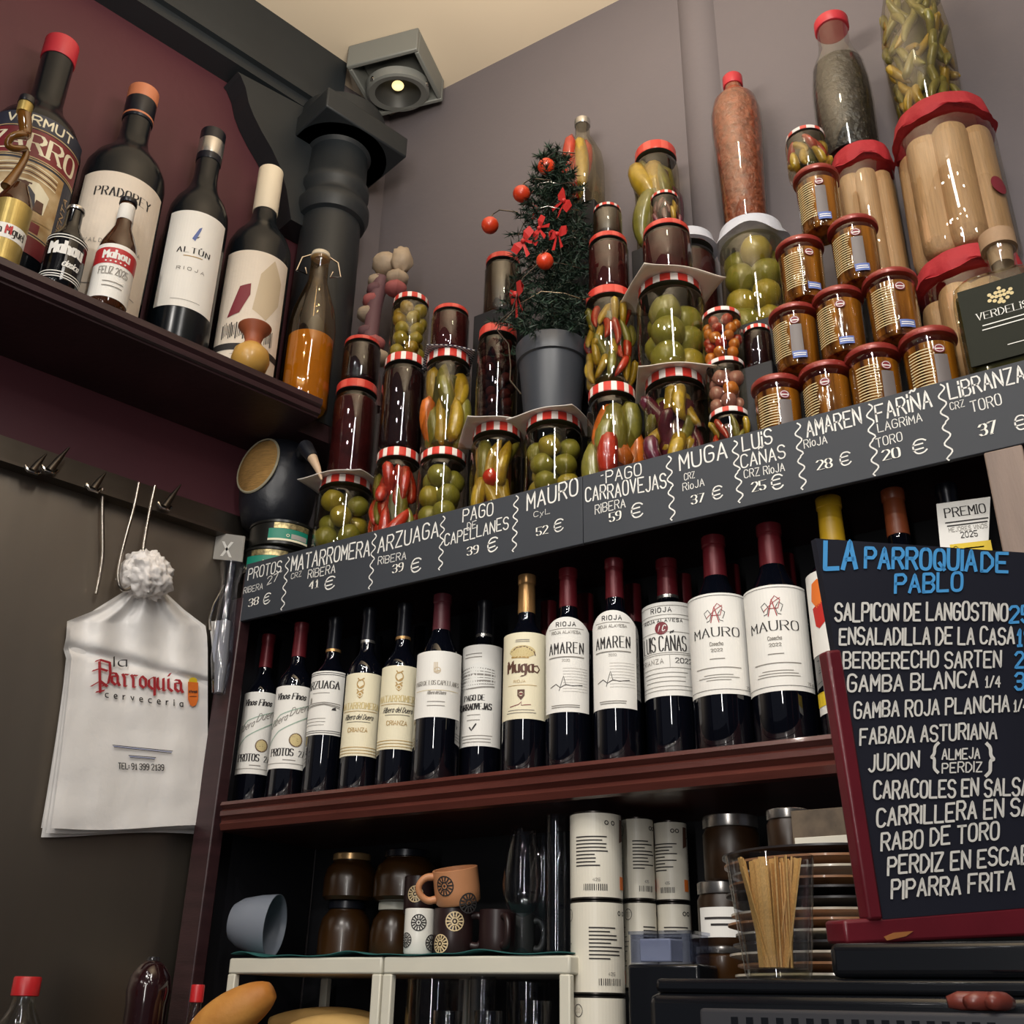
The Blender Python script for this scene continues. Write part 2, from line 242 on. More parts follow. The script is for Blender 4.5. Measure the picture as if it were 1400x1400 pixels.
def glyph(ch):
    out = []; w = 0
    for st in G.get(ch, '').split('|'):
        if not st: continue
        sm = st[0] == '~'; pts = []
        for t in st.lstrip('~').split():
            y = YV[t[1]] if t[1] in YV else int(t[1]); pts.append((int(t[0]), y)); w = max(w, int(t[0]))
        if sm:
            for _ in range(2):
                q = [pts[0]]
                for a, b in zip(pts, pts[1:]): q += [(a[0] * .75 + b[0] * .25, a[1] * .75 + b[1] * .25), (a[0] * .25 + b[0] * .75, a[1] * .25 + b[1] * .75)]
                q.append(pts[-1]); pts = q
        out.append(pts)
    return out, w
def ribbon(mb, pts, w, mp, k, nib=None, sub=.004):
    q = [Vector(pts[0])]
    for b in pts[1:]:
        b = Vector(b); a = q[-1].copy(); n = max(1, int((b - a).length / sub))
        for i in range(1, n + 1): q.append(a.lerp(b, i / n))
    if len(q) < 2: return
    vs = []; N = len(q)
    for i, p in enumerate(q):
        t = q[min(i + 1, N - 1)] - q[max(i - 1, 0)]
        if t.length < 1e-9: t = Vector((1, 0))
        t.normalize(); n = Vector((-t.y, t.x)) * (w / 2)
        if nib: n = n * .42 + Vector(nib) * (.72 if n.dot(Vector(nib)) >= 0 else -.72)
        pp = p + (t * (w * .35 if i == N - 1 else (-w * .35 if i == 0 else 0)))
        vs += [mp(pp.x + n.x, pp.y + n.y), mp(pp.x - n.x, pp.y - n.y)]
    mb.add(vs, [(2 * i, 2 * i + 1, 2 * i + 3, 2 * i + 2) for i in range(N - 1)], k)
def measure(s, gap=1.6):
    x = 0
    for ch in s: x += 2.6 if ch == ' ' else glyph(ch)[1] + gap
    return max(x - gap, .5)
def write(mb, s, x, y, h, mp, k, W=None, w=None, nib=None, align='l', hand=0, slant=0, slope=0, serif=False, gap=1.6, sub=.004):
    u = h / 6.0; n = measure(s, gap); ux = u if W is None else W / n; w = w or h * .13; tw = n * ux
    x0 = x - (tw / 2 if align == 'c' else (tw if align == 'r' else 0)); cx = 0
    for ch in s:
        if ch == ' ': cx += 2.6; continue
        st, gw = glyph(ch); jy = random.uniform(-.5, .5) * hand; js = 1 + random.uniform(-.08, .08) * hand
        for pts in st:
            pp = []
            for px, py in pts:
                X = (cx + px) * ux + py * u * slant; pp.append((x0 + X, y + (py * js + jy) * u + X * slope))
            ribbon(mb, pp, w, mp, k, nib, sub)
            if serif and len(pts) > 1:
                for e in (pts[0], pts[-1]):
                    if e[1] in (0, 6): X = (cx + e[0]) * ux; ribbon(mb, [(x0 + X - h * .11, y + e[1] * u), (x0 + X + h * .11, y + e[1] * u)], w * .5, mp, k, None, sub)
        cx += gw + gap
    return tw
def lines(mb, x0, x1, y, n, dy, mp, k, w, rag=.15):                 # lines of print too small to read
    for i in range(n): r = random.uniform(0, rag) * (x1 - x0); ribbon(mb, [(x0 + r / 2, y - i * dy), (x1 - r / 2, y - i * dy)], w, mp, k)
def poly(mb, pts, mp, k, step=.004):                               # filled outline, cut fine enough to follow a round bottle
    q = []; n = len(pts); cx_ = sum(a[0] for a in pts) / n; cy_ = sum(a[1] for a in pts) / n
    for i in range(n):
        a = pts[i]; b = pts[(i + 1) % n]; m_ = max(1, min(16, int(math.hypot(b[0] - a[0], b[1] - a[1]) / step)))
        q += [(a[0] + (b[0] - a[0]) * j / m_, a[1] + (b[1] - a[1]) * j / m_) for j in range(m_)]
    rr = max(math.hypot(a[0] - cx_, a[1] - cy_) for a in q); nr = max(1, min(6, int(rr / step))); N = len(q)
    vs = [mp(cx_, cy_)] + [mp(cx_ + (x - cx_) * (r + 1) / nr, cy_ + (y - cy_) * (r + 1) / nr) for r in range(nr) for x, y in q]
    fs = [(0, 1 + i, 1 + (i + 1) % N) for i in range(N)] + [(1 + r * N + i, 1 + r * N + (i + 1) % N, 1 + (r + 1) * N + (i + 1) % N, 1 + (r + 1) * N + i) for r in range(nr - 1) for i in range(N)]
    mb.add(vs, fs, k)
def disc(mb, x, y, r, mp, k, sx=1, seg=20): poly(mb, [(x + r * sx * math.cos(2 * PI * i / seg), y + r * math.sin(2 * PI * i / seg)) for i in range(seg)], mp, k)
def chaik(pts, rs=None, n=2):
    pts = [Vector(q) for q in pts]; rs = list(rs) if rs else [0] * len(pts)
    for _ in range(n):
        a = [pts[0]]; b = [rs[0]]
        for i in range(len(pts) - 1):
            a += [pts[i].lerp(pts[i + 1], .25), pts[i].lerp(pts[i + 1], .75)]; b += [rs[i] * .75 + rs[i + 1] * .25, rs[i] * .25 + rs[i + 1] * .75]
        pts = a + [pts[-1]]; rs = b + [rs[-1]]
    return pts, rs
def ring(mb, x, y, r, w, mp, k, sx=1): ribbon(mb, [(x + r * sx * math.cos(2 * PI * i / 20), y + r * math.sin(2 * PI * i / 20)) for i in range(21)], w, mp, k)
def cyl(R, phi, zc):                                               # label surface on a bottle: u along the arc (left to right as read), v up
    return lambda off: (lambda u, v: Vector(((R + off) * math.cos(phi + u / R), (R + off) * math.sin(phi + u / R), zc + v)))
def patch(mb, mp, w, h, k, top=None, taper=0, nu=24):
    def fn(a, b):
        u = (a - .5) * w; t = top(a) if top else 0; v = -h / 2 + b * (h + t)
        return mp(u * (1 - taper * (1 - b)), v)
    mb.grid(fn, nu, 6, k)
# ================================================================ the room
YB = 1.66; ZC = 3.501; CW = -1.868
corner = LN * CW + LT * 0; tb = (YB - LN.y * CW) / LT.y; XC = (LN * CW + LT * tb).x      # where left and back walls meet
structure(MB().box((XC - .3, YB, 0), (1.6, YB + .1, ZC), 'wall_paint').build('wall_back'))
structure(MB().prism([L(CW, -3.2, 0), L(CW, tb + .05, 0), L(CW - .1, tb + .05, 0), L(CW - .1, -3.2, 0)], (0, 0, ZC), 'red_paint').build('wall_left'))
structure(MB().box((-3.2, -3.2, -.05), (1.6, YB + .1, 0), 'floor_tile').build('floor'))
structure(MB().box((-3.2, .08, ZC), (1.6, YB + .1, ZC + .05), 'ceiling_paint').build('ceiling'))
# shallow rounded bulge running up the back wall
px = on_y(962, 150, YB).x
structure(MB().lathe([(.055, 2.02), (.055, ZC)], 'wall_paint', 40, (px, YB + .034, 0)).build('trim_1'))
# grey corner strip between the red panel and the back wall
structure(MB().prism([L(CW, tb - .17, 0), L(CW + .004, tb - .17, 0), L(CW + .004, tb + .01, 0), L(CW, tb + .01, 0)], (0, 0, ZC), 'wall_paint').build('trim_4'))
# black beam along the left wall
def bl(px_, py_, c=-1.80): return on_l(px_, py_, c)
e = bl(471, 120).dot(LT)
beam = MB(); beam.prism([L(CW, -2.2, 3.27), L(-1.80, -2.2, 3.27), L(-1.80, -2.2, ZC), L(CW, -2.2, ZC)], LT * (2.2 + e), 'black_iron')
beam.prism([L(-1.80, -2.2, 3.30), L(-1.785, -2.2, 3.30), L(-1.785, -2.2, 3.33), L(-1.80, -2.2, 3.33)], LT * (2.2 + e), 'black_iron')
structure(beam.build('trim_2'))
# steel sheet on the wall under the shelf
zs1 = on_l(0, 575, CW).z; zsR = on_l(310, 655, CW).z
st = MB(); st.prism([L(CW, -2.2, 0.2), L(CW + .008, -2.2, .2), L(CW + .008, -2.2, 2.17), L(CW, -2.2, 2.17)], LT * (2.2 + tb - .03), 'steel')
structure(st.build('trim_3'))
# ---------------------------------------------------------------- black column with a flared capital
cx, cy = -1.478, 1.455
zc0 = 2.372
def zcol(y): return on_y(447, y, 1.43).z
col = thing('column', 'black cast iron column with flared capital in the corner at the shelf end', 'column', (cx, cy, 0), math.atan2(LT.y, LT.x))
zt = on_y(510, 158, 1.40).z
prof = [(.073, zc0), (.072, zcol(330)), (.070, zcol(300)), (.080, zcol(298)), (.088, zcol(288)), (.088, zcol(280)), (.076, zcol(274)), (.074, zcol(268)), (.083, zcol(262)), (.083, zcol(254)), (.074, zcol(248)), (.072, zcol(214)), (.082, zcol(210)), (.082, zcol(203)), (.076, zcol(199)), (.088, zcol(192)), (.088, zcol(186)), (.097, zcol(178)), (.108, zcol(168)), (.118, zt - .012)]
MB().lathe(prof, 'black_iron', 40).build('shaft', col)
MB().box((-.12, -.12, zt - .012), (.12, .12, zt + .05), 'black_iron').build('abacus', col, bevel=.004)
corb = [bl(325, 98), bl(329, 103), bl(336, 120), bl(340, 140), bl(347, 158), bl(358, 180), bl(372, 204), bl(384, 230), bl(392, 260), bl(398, 300)]
corb += [L(-1.80, cx * LT.x + cy * LT.y, corb[-1].z), L(-1.80, cx * LT.x + cy * LT.y, 3.28)]
cb = MB(); Ic = Matrix.Rotation(-math.atan2(LT.y, LT.x), 4, 'Z') @ Matrix.Translation((-cx, -cy, 0))
cb.prism([Ic @ p for p in corb], Ic.to_3x3() @ (LN * -.066), 'black_iron'); cb.build('corbel', col, smooth=False)
# ---------------------------------------------------------------- left shelf
shf = thing('wall_shelf', 'dark wood shelf along the red wall carrying the big bottles', 'shelf')
t1 = on_z(450, 566, 2.328).dot(LT) - .005
board = MB(); c1 = -1.641
board.prism([L(CW, -2, 2.33), L(c1, -2, 2.33), L(c1, -2, 2.37), L(CW, -2, 2.37)], LT * (2 + t1), 'dark_wood'); board.prism([L(CW, -2 + 2 + t1, 2.33), L(-1.715, t1, 2.33), L(-1.715, t1, 2.37), L(CW, t1, 2.37)], LT * (1.15 - t1), 'dark_wood'); board.build('board', shf)
mo = MB()
mo.prism([L(c1, -2, 2.334), L(c1 + .008, -2, 2.336), L(c1 + .010, -2, 2.346), L(c1 + .004, -2, 2.350), L(c1 + .012, -2, 2.356), L(c1 + .012, -2, 2.369), L(c1, -2, 2.37)], LT * (2 + t1), 'dark_wood'); mo.build('moulding', shf)
# ---------------------------------------------------------------- wall cabinet
cab = thing('wall_cabinet', 'dark wood wall cabinet holding the wine bottles behind the counter', 'cabinet')
X0, X1 = -1.505, .30; YF = 1.35; ZS = 1.574; ZTB = 2.02
MB().box((X0, YF + .012, ZS - .045), (X1, YB - .02, ZS), 'shelf_wood').build('shelf_board', cab, bevel=.002)
mm = MB(); q = [(YF + .012, ZS - .05), (YF + .002, ZS - .048), (YF - .002, ZS - .038), (YF + .004, ZS - .031), (YF - .004, ZS - .024), (YF - .004, ZS - .016), (YF + .002, ZS - .012), (YF - .006, ZS - .006), (YF - .004, ZS), (YF + .012, ZS)]
mm.prism([(X0 + .03, y, z) for y, z in q], (X1 - X0 - .03, 0, 0), 'shelf_wood'); mm.build('moulding', cab)
MB().box((X0, YF + .004, ZTB - .055), (X1, YB - .02, ZTB), 'dark_wood').build('top_board', cab, bevel=.002)
MB().box((-1.535, YF - .006, .95), (-1.487, YF + .022, ZTB - .055), 'dark_wood').build('side_post', cab, bevel=.003)
MB().box((-1.51, YB - .02, .95), (X1, YB - .002, ZTB), 'niche_black').build('back_panel', cab)
pr = on_y(1352, 650, 1.345)
MB().box((pr.x - .001, YF - .008, ZS), (pr.x + .045, YF + .02, 1.913), 'pale_wood').build('face_post', cab, bevel=.002)
MB().box((-.72, YB - .15, ZTB), (-.22, YB - .02, 2.345), 'niche_black').build('riser_step', cab, bevel=.002)
MB().prism([(-1.533, YF + .022, .95), (-1.526, YF + .022, .95), (-1.506, YB - .03, .95), (-1.514, YB - .03, .95)], (0, 0, ZTB - .056 - .95), 'niche_black').build('side_panel', cab)
ctr = tag(MB().box((-1.482, 1.33, 1.06), (.5, YB - .022, 1.145), 'counter_black').build('back_counter', bevel=.004), 'black counter top under the white racks and the cans', 'counter')
ctl = MB(); ctl.prism([L(CW + .009, -1.0, .93), L(-1.45, -1.0, .93), L(-1.45, tb - .34, .93), L(CW + .009, tb - .34, .93)], (0, 0, .04), 'counter_black')
tag(ctl.build('side_counter', bevel=.004), 'dark counter along the steel wall below the hanging bags', 'counter')
# ================================================================ chalk price strip
YS = 1.345
def sm(off): return lambda x, z: Vector((x, YS - off, z))
def spx(x, y): p = on_y(x, y, YS); return p.x, p.z
def strip(nm, xa, xb, label):
    t = thing(nm, label, 'chalkboard', group='price boards along the cabinet top')
    za0, za1 = .667 + 1.25 - .002, .784 + 1.25
    MB().box((xa, YS, za0), (xb, YS + .008, za1), 'strip_board').build('board', t, bevel=.001); return t
xa = on_y(332, 810, YS).x; xm = on_y(797, 700, YS).x; xb = .12
sL = strip('price_board', xa, xm - .0008, 'left half of the chalkboard price strip, running above the cream labelled bottles')
sR = strip('price_board', xm, xb, 'right half of the chalkboard price strip, running below the pyramid of fish jars')
NM, DG = 'chalk', 'digit_white'
ENT = [
 (0, 'protos', [('PROTOS', 339, 793, 384, 781, 15), ('27"', 365, 800, 384, 791, 10), ('RIBERA', 333, 812, 359, 805, 8), ('38', 340, 830, 353, 826, 10), ('€', 360, 827, 369, 823, 14)]),
 (0, 'matarromera', [('MATARROMERA', 398, 781, 505, 759, 20), ('CRZ', 398, 792, 412, 788, 7), ('RiBERA', 421, 791, 458, 783, 11), ('41', 423, 806, 435, 803, 11), ('€', 444, 807, 457, 803, 17)]),
 (0, 'arzuaga', [('ARZUAGA', 517, 755, 599, 733, 20), ('RiBERA', 517, 772, 555, 764, 10), ('39', 537, 784, 551, 780, 11), ('€', 562, 784, 575, 780, 18)]),
 (0, 'capellanes', [('PAGO', 633, 714, 674, 704, 17), ('DE', 639, 725, 651, 721, 10), ('CAPELLANES', 608, 746, 695, 723, 16), ('39', 639, 760, 654, 756, 11), ('€', 667, 757, 680, 752, 19)]),
 (0, 'mauro', [('MAURO', 721, 697, 790, 677, 22), ('CyL', 730, 707, 752, 702, 7), ('52', 734, 733, 749, 729, 11), ('€', 758, 729, 770, 725, 16)]),
 (1, 'carraovejas', [('·', 822, 657, 825, 656, 12), ('PAGO', 829, 660, 877, 649, 16), ('CARRAOVEJAS', 801, 687, 911, 667, 19), ('RiBERA', 814, 703, 855, 693, 12), ('59', 834, 714, 849, 710, 12), ('€', 864, 710, 879, 706, 19)]),
 (1, 'muga', [('MUGA', 930, 643, 994, 626, 22), ('CRZ', 936, 657, 950, 653, 9), ('RioJA', 934, 671, 963, 664, 10), ('37', 946, 690, 963, 686, 12), ('€', 975, 684, 988, 680, 18)]),
 (1, 'luis', [('LUiS', 1016, 617, 1056, 606, 20), ('CAÑAS', 1014, 640, 1074, 626, 18), ('CRZ RioJA', 1018, 654, 1073, 644, 11), ('25', 1029, 673, 1047, 669, 13), ('€', 1056, 670, 1071, 666, 20)]),
 (1, 'amaren', [('AMAREN', 1104, 597, 1178, 580, 22), ('RioJA', 1100, 613, 1131, 606, 11), ('28', 1118, 643, 1138, 639, 13), ('€', 1150, 638, 1164, 634, 18)]),
 (1, 'farina', [('FARiÑA', 1199, 576, 1274, 555, 23), ('LAGRiMA', 1201, 591, 1261, 576, 12), ('TORO', 1199, 612, 1234, 602, 12), ('20', 1208, 630, 1231, 625, 14), ('€', 1250, 622, 1268, 617, 20)]),
 (1, 'libranza', [('LiBRANZA', 1299, 546, 1402, 520, 23), ('CRZ', 1300, 561, 1319, 556, 10), ('TORO', 1329, 564, 1370, 553, 15), ('37', 1341, 597, 1363, 590, 16), ('€', 1390, 589, 1405, 585, 20)])]
for side, _n, rows in ENT:
    ch = MB(); dg = MB()
    for s, ax, ay, bx_, by_, hp in rows:
        x0, z0 = spx(ax, ay); x1, z1 = spx(bx_, by_); _, zh = spx(ax + hp * .03, ay - hp); h = zh - z0
        num = s.isdigit(); mb = dg if num else ch
        write(mb, s, x0, z0, h, sm(.0006 if not num else .001), DG if num else NM, W=x1 - x0, w=h * (.10 if not num else .09), hand=0 if num else .5, slope=(z1 - z0) / (x1 - x0), nib=(h * .11, 0) if num else None, serif=num, sub=.004)
    ch.build('chalk_lettering', (sL, sR)[side], smooth=False); dg.build('price_digits', (sL, sR)[side], smooth=False)
for side, (ax, ay, bx_, by_) in zip((0, 0, 0, 0, 1, 1, 1, 1, 1), ((394, 762, 386, 834), (512.5, 730, 506, 805), (606, 706, 602, 779), (706, 678, 703, 754), (914, 624, 920, 711), (1004, 603, 1013, 687), (1090, 579, 1099, 669), (1188, 553, 1198, 650), (1286, 526, 1299, 629))):
    x0, z0 = spx(ax, ay); x1, z1 = spx(bx_, by_); m = MB()
    ribbon(m, [(x0 + (x1 - x0) * i / 40 + .0045 * math.sin(i * .75) * (1 if i % 20 else .3), z0 + (z1 - z0) * i / 40) for i in range(41)], .0022, sm(.0006), 'chalk'); m.build('chalk_divider', (sL, sR)[side], smooth=False)
# ================================================================ wine bottles in the cabinet
def bottle_prof(R, H, style='bordeaux'):
    if style == 'burgundy': b = [(.93, 0), (1, .01), (1, .56), (.97, .60), (.86, .66), (.66, .72), (.48, .77), (.39, .81), (.365, .86)]
    else: b = [(.93, 0), (1, .01), (1, .61), (.97, .645), (.88, .675), (.70, .705), (.50, .735), (.40, .765), (.38, .80), (.375, .86)]
    return [(R * r, H * z) for r, z in b] + [(R * .37, H * .985)]
def ell(mb, x, y, w, h, mp, k, n=6):
    for i in range(n):
        a = y - h / 2 + h * i / (n - 1); ww = w * random.uniform(.6, 1); ribbon(mb, [(x - ww / 2, a), (x + ww * .1, a + h * .08), (x + ww / 2, a - h * .05)], h * .05, mp, k)
def d_protos(m, mp, w, h):
    ribbon(m, [(-w * .49, -h * .44), (w * .49, -h * .44)], h * .006, mp, 'ink_grey')
    write(m, 'Vinos Finos', -w * .02, h * .33, h * .075, mp, 'ink', W=w * .62, align='c', nib=(h * .008, h * .003), slant=.15)
    for k in (0, 1): ribbon(m, [(-w * .5, -h * (.23 - .0) + k * h * .2), (-w * .2, -h * .06 + k * h * .2), (w * .5, h * .17 + k * h * .13)], h * .012, mp, 'ink_green')
    write(m, 'Ribera', -w * .42, -h * .02, h * .08, mp, 'ink_grey', W=w * .36, slope=.45, slant=.3, w=h * .008); write(m, 'Duero', w * .0, h * .12, h * .09, mp, 'ink_grey', W=w * .42, slope=.45, slant=.3, w=h * .009)
    disc(m, w * .17, -h * .16, w * .13, mp, 'ink_lightgold'); ring(m, w * .17, -h * .16, w * .13, h * .014, mp, 'ink_brown'); ell(m, w * .17, -h * .16, w * .18, h * .07, mp, 'ink_brown', 4)
    write(m, 'PROTOS', -w * .1, -h * .35, h * .085, mp, 'ink', W=w * .48, align='c', nib=(h * .008, 0), serif=True); write(m, '27', w * .26, -h * .35, h * .07, mp, 'ink', W=w * .13, nib=(h * .005, 0)); lines(m, -w * .05, w * .2, -h * .40, 1, .1, mp, 'ink_grey', h * .01)
def d_arz(m, mp, w, h):
    for yy in (.47, .44, -.44, -.47): ribbon(m, [(-w * .5, h * yy), (w * .5, h * yy)], h * .008, mp, 'ink')
    write(m, 'ARZUAGA', 0, h * .22, h * .12, mp, 'ink', W=w * .74, align='c', nib=(h * .012, 0), serif=True, w=h * .012); lines(m, -w * .2, w * .2, h * .15, 1, .1, mp, 'ink_grey', h * .008)
    for yy in (0, -.035, -.06): ribbon(m, [(-w * .42, -h * .02 + h * yy), (w * .1, h * (.0 + yy * .6)), (w * .42, -h * .02 + h * yy)], h * .012, mp, 'ink_grey')
    poly(m, [(-w * .25, 0), (-w * .19, 0), (-w * .19, h * .06), (-w * .22, h * .1), (-w * .25, h * .06)], mp, 'ink_grey'); poly(m, [(w * .25, -h * .12), (w * .35, -h * .12), (w * .33, -h * .07), (w * .27, -h * .09)], mp, 'ink'); lines(m, -w * .35, w * .15, -h * .25, 3, h * .05, mp, 'ink_grey', h * .007)
def d_mat(m, mp, w, h):
    for yy in (.43, .34, .29, .25): ribbon(m, [(-w * .06, h * yy), (-w * .02, h * (yy - .03)), (w * .06, h * yy)], h * .014, mp, 'ink_gold')
    ring(m, 0, h * .36, w * .09, h * .012, mp, 'ink_gold', .8); poly(m, [(-w * .06, h * .27), (w * .06, h * .27), (w * .05, h * .21), (0, h * .18), (-w * .05, h * .21)], mp, 'ink_gold'); ring(m, 0, h * .23, w * .04, h * .01, mp, 'paper_cream')
    write(m, 'MATARROMERA', 0, h * .06, h * .075, mp, 'ink_lightgold', W=w * .86, align='c', nib=(h * .007, 0), serif=True); ribbon(m, [(-w * .4, h * .03), (w * .4, h * .03)], h * .006, mp, 'ink_gold')
    write(m, 'Ribera del Duero', 0, -h * .07, h * .06, mp, 'ink', W=w * .6, align='c', slant=.3, w=h * .007); ribbon(m, [(-w * .25, -h * .1), (w * .25, -h * .1)], h * .005, mp, 'ink')
    write(m, 'CRIANZA', 0, -h * .22, h * .05, mp, 'ink_gold', W=w * .4, align='c', w=h * .008); lines(m, -w * .48, w * .48, -h * .4, 3, h * .035, mp, 'ink_gold', h * .007, .05)
def d_cape(m, mp, w, h):
    for a in (-1, 0, 1): ribbon(m, [(-w * .03 + a * w * .025, h * .32), (-w * .03 + a * w * .025, h * .17), (w * .03 + a * w * .02, h * .2)], h * .012, mp, 'ink_beige')
    ring(m, w * .0, h * .2, w * .05, h * .012, mp, 'ink_beige')
    write(m, 'PAGO DE LOS CAPELLANES', 0, -h * .02, h * .065, mp, 'ink_grey', W=w * .82, align='c', nib=(h * .006, 0)); ribbon(m, [(-w * .4, -h * .1), (w * .4, -h * .1)], h * .006, mp, 'ink_lightgold')
    write(m, 'Ribera del Duero', 0, -h * .16, h * .05, mp, 'ink_grey', W=w * .3, align='c', slant=.3, w=h * .007); lines(m, -w * .15, w * .15, -h * .27, 2, h * .06, mp, 'ink_grey', h * .01)
def d_carra(m, mp, w, h):
    lines(m, -w * .3, w * .05, h * .41, 2, h * .035, mp, 'ink_grey', h * .008)
    poly(m, [(-w * .45, h * .05), (w * .3, h * .09), (w * .3, h * .26), (0, h * .32), (-w * .3, h * .27), (-w * .45, h * .25)], mp, 'ink_white')
    for i in range(7): ribbon(m, [(-w * .45, h * (.07 + i * .03)), (-w * .1, h * (.06 + i * .035)), (w * .3, h * (.08 + i * .027))], h * random.uniform(.006, .02), mp, 'ink_grey')
    write(m, 'PAGO DE', -w * .08, -h * .06, h * .055, mp, 'ink', W=w * .4, align='c', nib=(h * .006, 0)); write(m, 'CARRAOVEJAS', -w * .08, -h * .15, h * .06, mp, 'ink', W=w * .66, align='c', nib=(h * .008, 0))
    lines(m, -w * .2, w * .05, -h * .2, 2, h * .05, mp, 'ink_grey', h * .006); ribbon(m, [(-w * .14, -h * .32), (-w * .1, -h * .35), (-w * .02, -h * .29)], h * .014, mp, 'ink'); lines(m, -w * .35, w * .3, -h * .4, 3, h * .03, mp, 'ink_grey', h * .006)
def d_muga(m, mp, w, h):
    lines(m, -w * .12, w * .12, h * .41, 2, h * .02, mp, 'ink_grey', h * .008)
    disc(m, 0, h * .27, h * .075, mp, 'ink_lightgold', 2.0); ribbon(m, [(-w * .22, h * .26), (-w * .1, h * .32), (w * .05, h * .33), (w * .2, h * .27), (w * .22, h * .23)], h * .012, mp, 'ink_brown'); ell(m, 0, h * .26, w * .32, h * .06, mp, 'ink_gold', 5); ribbon(m, [(-w * .18, h * .21), (w * .1, h * .2)], h * .02, mp, 'ink_gold')
    write(m, 'Muga', -w * .04, h * .03, h * .135, mp, 'ink_brown', W=w * .44, align='c', nib=(h * .016, h * .006), w=h * .014); ribbon(m, [(w * .19, h * .05), (w * .26, h * .03), (w * .3, h * .07), (w * .26, h * .11), (w * .2, h * .1)], h * .016, mp, 'ink_brown')
    write(m, 'RIOJA', -w * .04, -h * .09, h * .03, mp, 'ink_gold', W=w * .2, align='c'); ribbon(m, [(-w * .25, -h * .12), (w * .25, -h * .12)], h * .005, mp, 'ink_gold')
    poly(m, [(-w * .07, -h * .17), (w * .05, -h * .17), (w * .05, -h * .24), (-w * .01, -h * .29), (-w * .07, -h * .24)], mp, 'ink_brown'); disc(m, -w * .01, -h * .22, h * .025, mp, 'paper_cream'); disc(m, -w * .01, -h * .22, h * .014, mp, 'ink_burgundy')
    ribbon(m, [(-w * .2, -h * .36), (-w * .05, -h * .34), (0, -h * .31), (.0, -h * .35), (w * .15, -h * .34)], h * .008, mp, 'ink_burgundy'); lines(m, -w * .28, w * .25, -h * .4, 2, h * .03, mp, 'ink_grey', h * .007)
def d_amaren(m, mp, w, h):
    write(m, 'RIOJA', 0, h * .40, h * .045, mp, 'ink', W=w * .36, align='c', w=h * .008, gap=2.6); ribbon(m, [(-w * .34, h * .375), (w * .34, h * .375)], h * .005, mp, 'ink_grey'); write(m, 'RIOJA ALAVESA', 0, h * .32, h * .03, mp, 'ink_grey', W=w * .55, align='c', w=h * .006)
    write(m, 'AMAREN', 0, h * .11, h * .115, mp, 'ink', W=w * .66, align='c', w=h * .013, nib=(h * .006, 0), gap=2.4)
    lines(m, -w * .34, w * .34, h * .07, 1, .1, mp, 'ink_grey', h * .012, .02); write(m, '2020', 0, h * .02, h * .025, mp, 'ink_grey', W=w * .14, align='c')
    for i in range(9): ribbon(m, [(-w * .05, -h * (.05 + i * .03)), (w * .42, -h * (.05 + i * .03))], h * .0025, mp, 'ink_grey')
    ribbon(m, [(-w * .3, -h * .24), (-w * .18, -h * .21), (-w * .1, -h * .25), (0, -h * .22), (w * .12, -h * .235), (w * .3, -h * .22)], h * .007, mp, 'ink'); ribbon(m, [(-w * .12, -h * .28), (-w * .04, -h * .13), (0, -h * .22)], h * .005, mp, 'ink')
    lines(m, -w * .28, w * .25, -h * .43, 2, h * .02, mp, 'ink_grey', h * .008)
def d_luis(m, mp, w, h):
    for yy in (.46, .36, .32, .17, -.05, -.07, -.21, -.40, -.44): ribbon(m, [(-w * .5, h * yy), (w * .5, h * yy)], h * .005, mp, 'ink_grey')
    write(m, 'RIOJA', 0, h * .39, h * .05, mp, 'ink', W=w * .3, align='c', w=h * .009, gap=2.6); write(m, 'RIOJA ALAVESA', 0, h * .28, h * .035, mp, 'ink', W=w * .6, align='c', w=h * .007, gap=2.4)
    disc(m, 0, h * .215, w * .095, mp, 'ink_burgundy'); write(m, 'LC', 0, h * .185, h * .06, mp, 'ink_white', W=w * .09, align='c', slant=.3, w=h * .009)
    write(m, 'LUIS CAÑAS', 0, -h * .03, h * .16, mp, 'ink', W=w * .68, align='c', w=h * .012, nib=(h * .007, 0)); write(m, 'CRIANZA', -w * .2, -h * .16, h * .05, mp, 'ink_grey', W=w * .42, align='c', w=h * .008, gap=2.4)
    ribbon(m, [(w * .1, -h * .08), (w * .1, -h * .2)], h * .004, mp, 'ink_grey'); write(m, '2022', w * .3, -h * .16, h * .05, mp, 'ink', W=w * .25, align='c', w=h * .008); lines(m, -w * .35, w * .35, -h * .26, 3, h * .045, mp, 'ink_grey', h * .006)
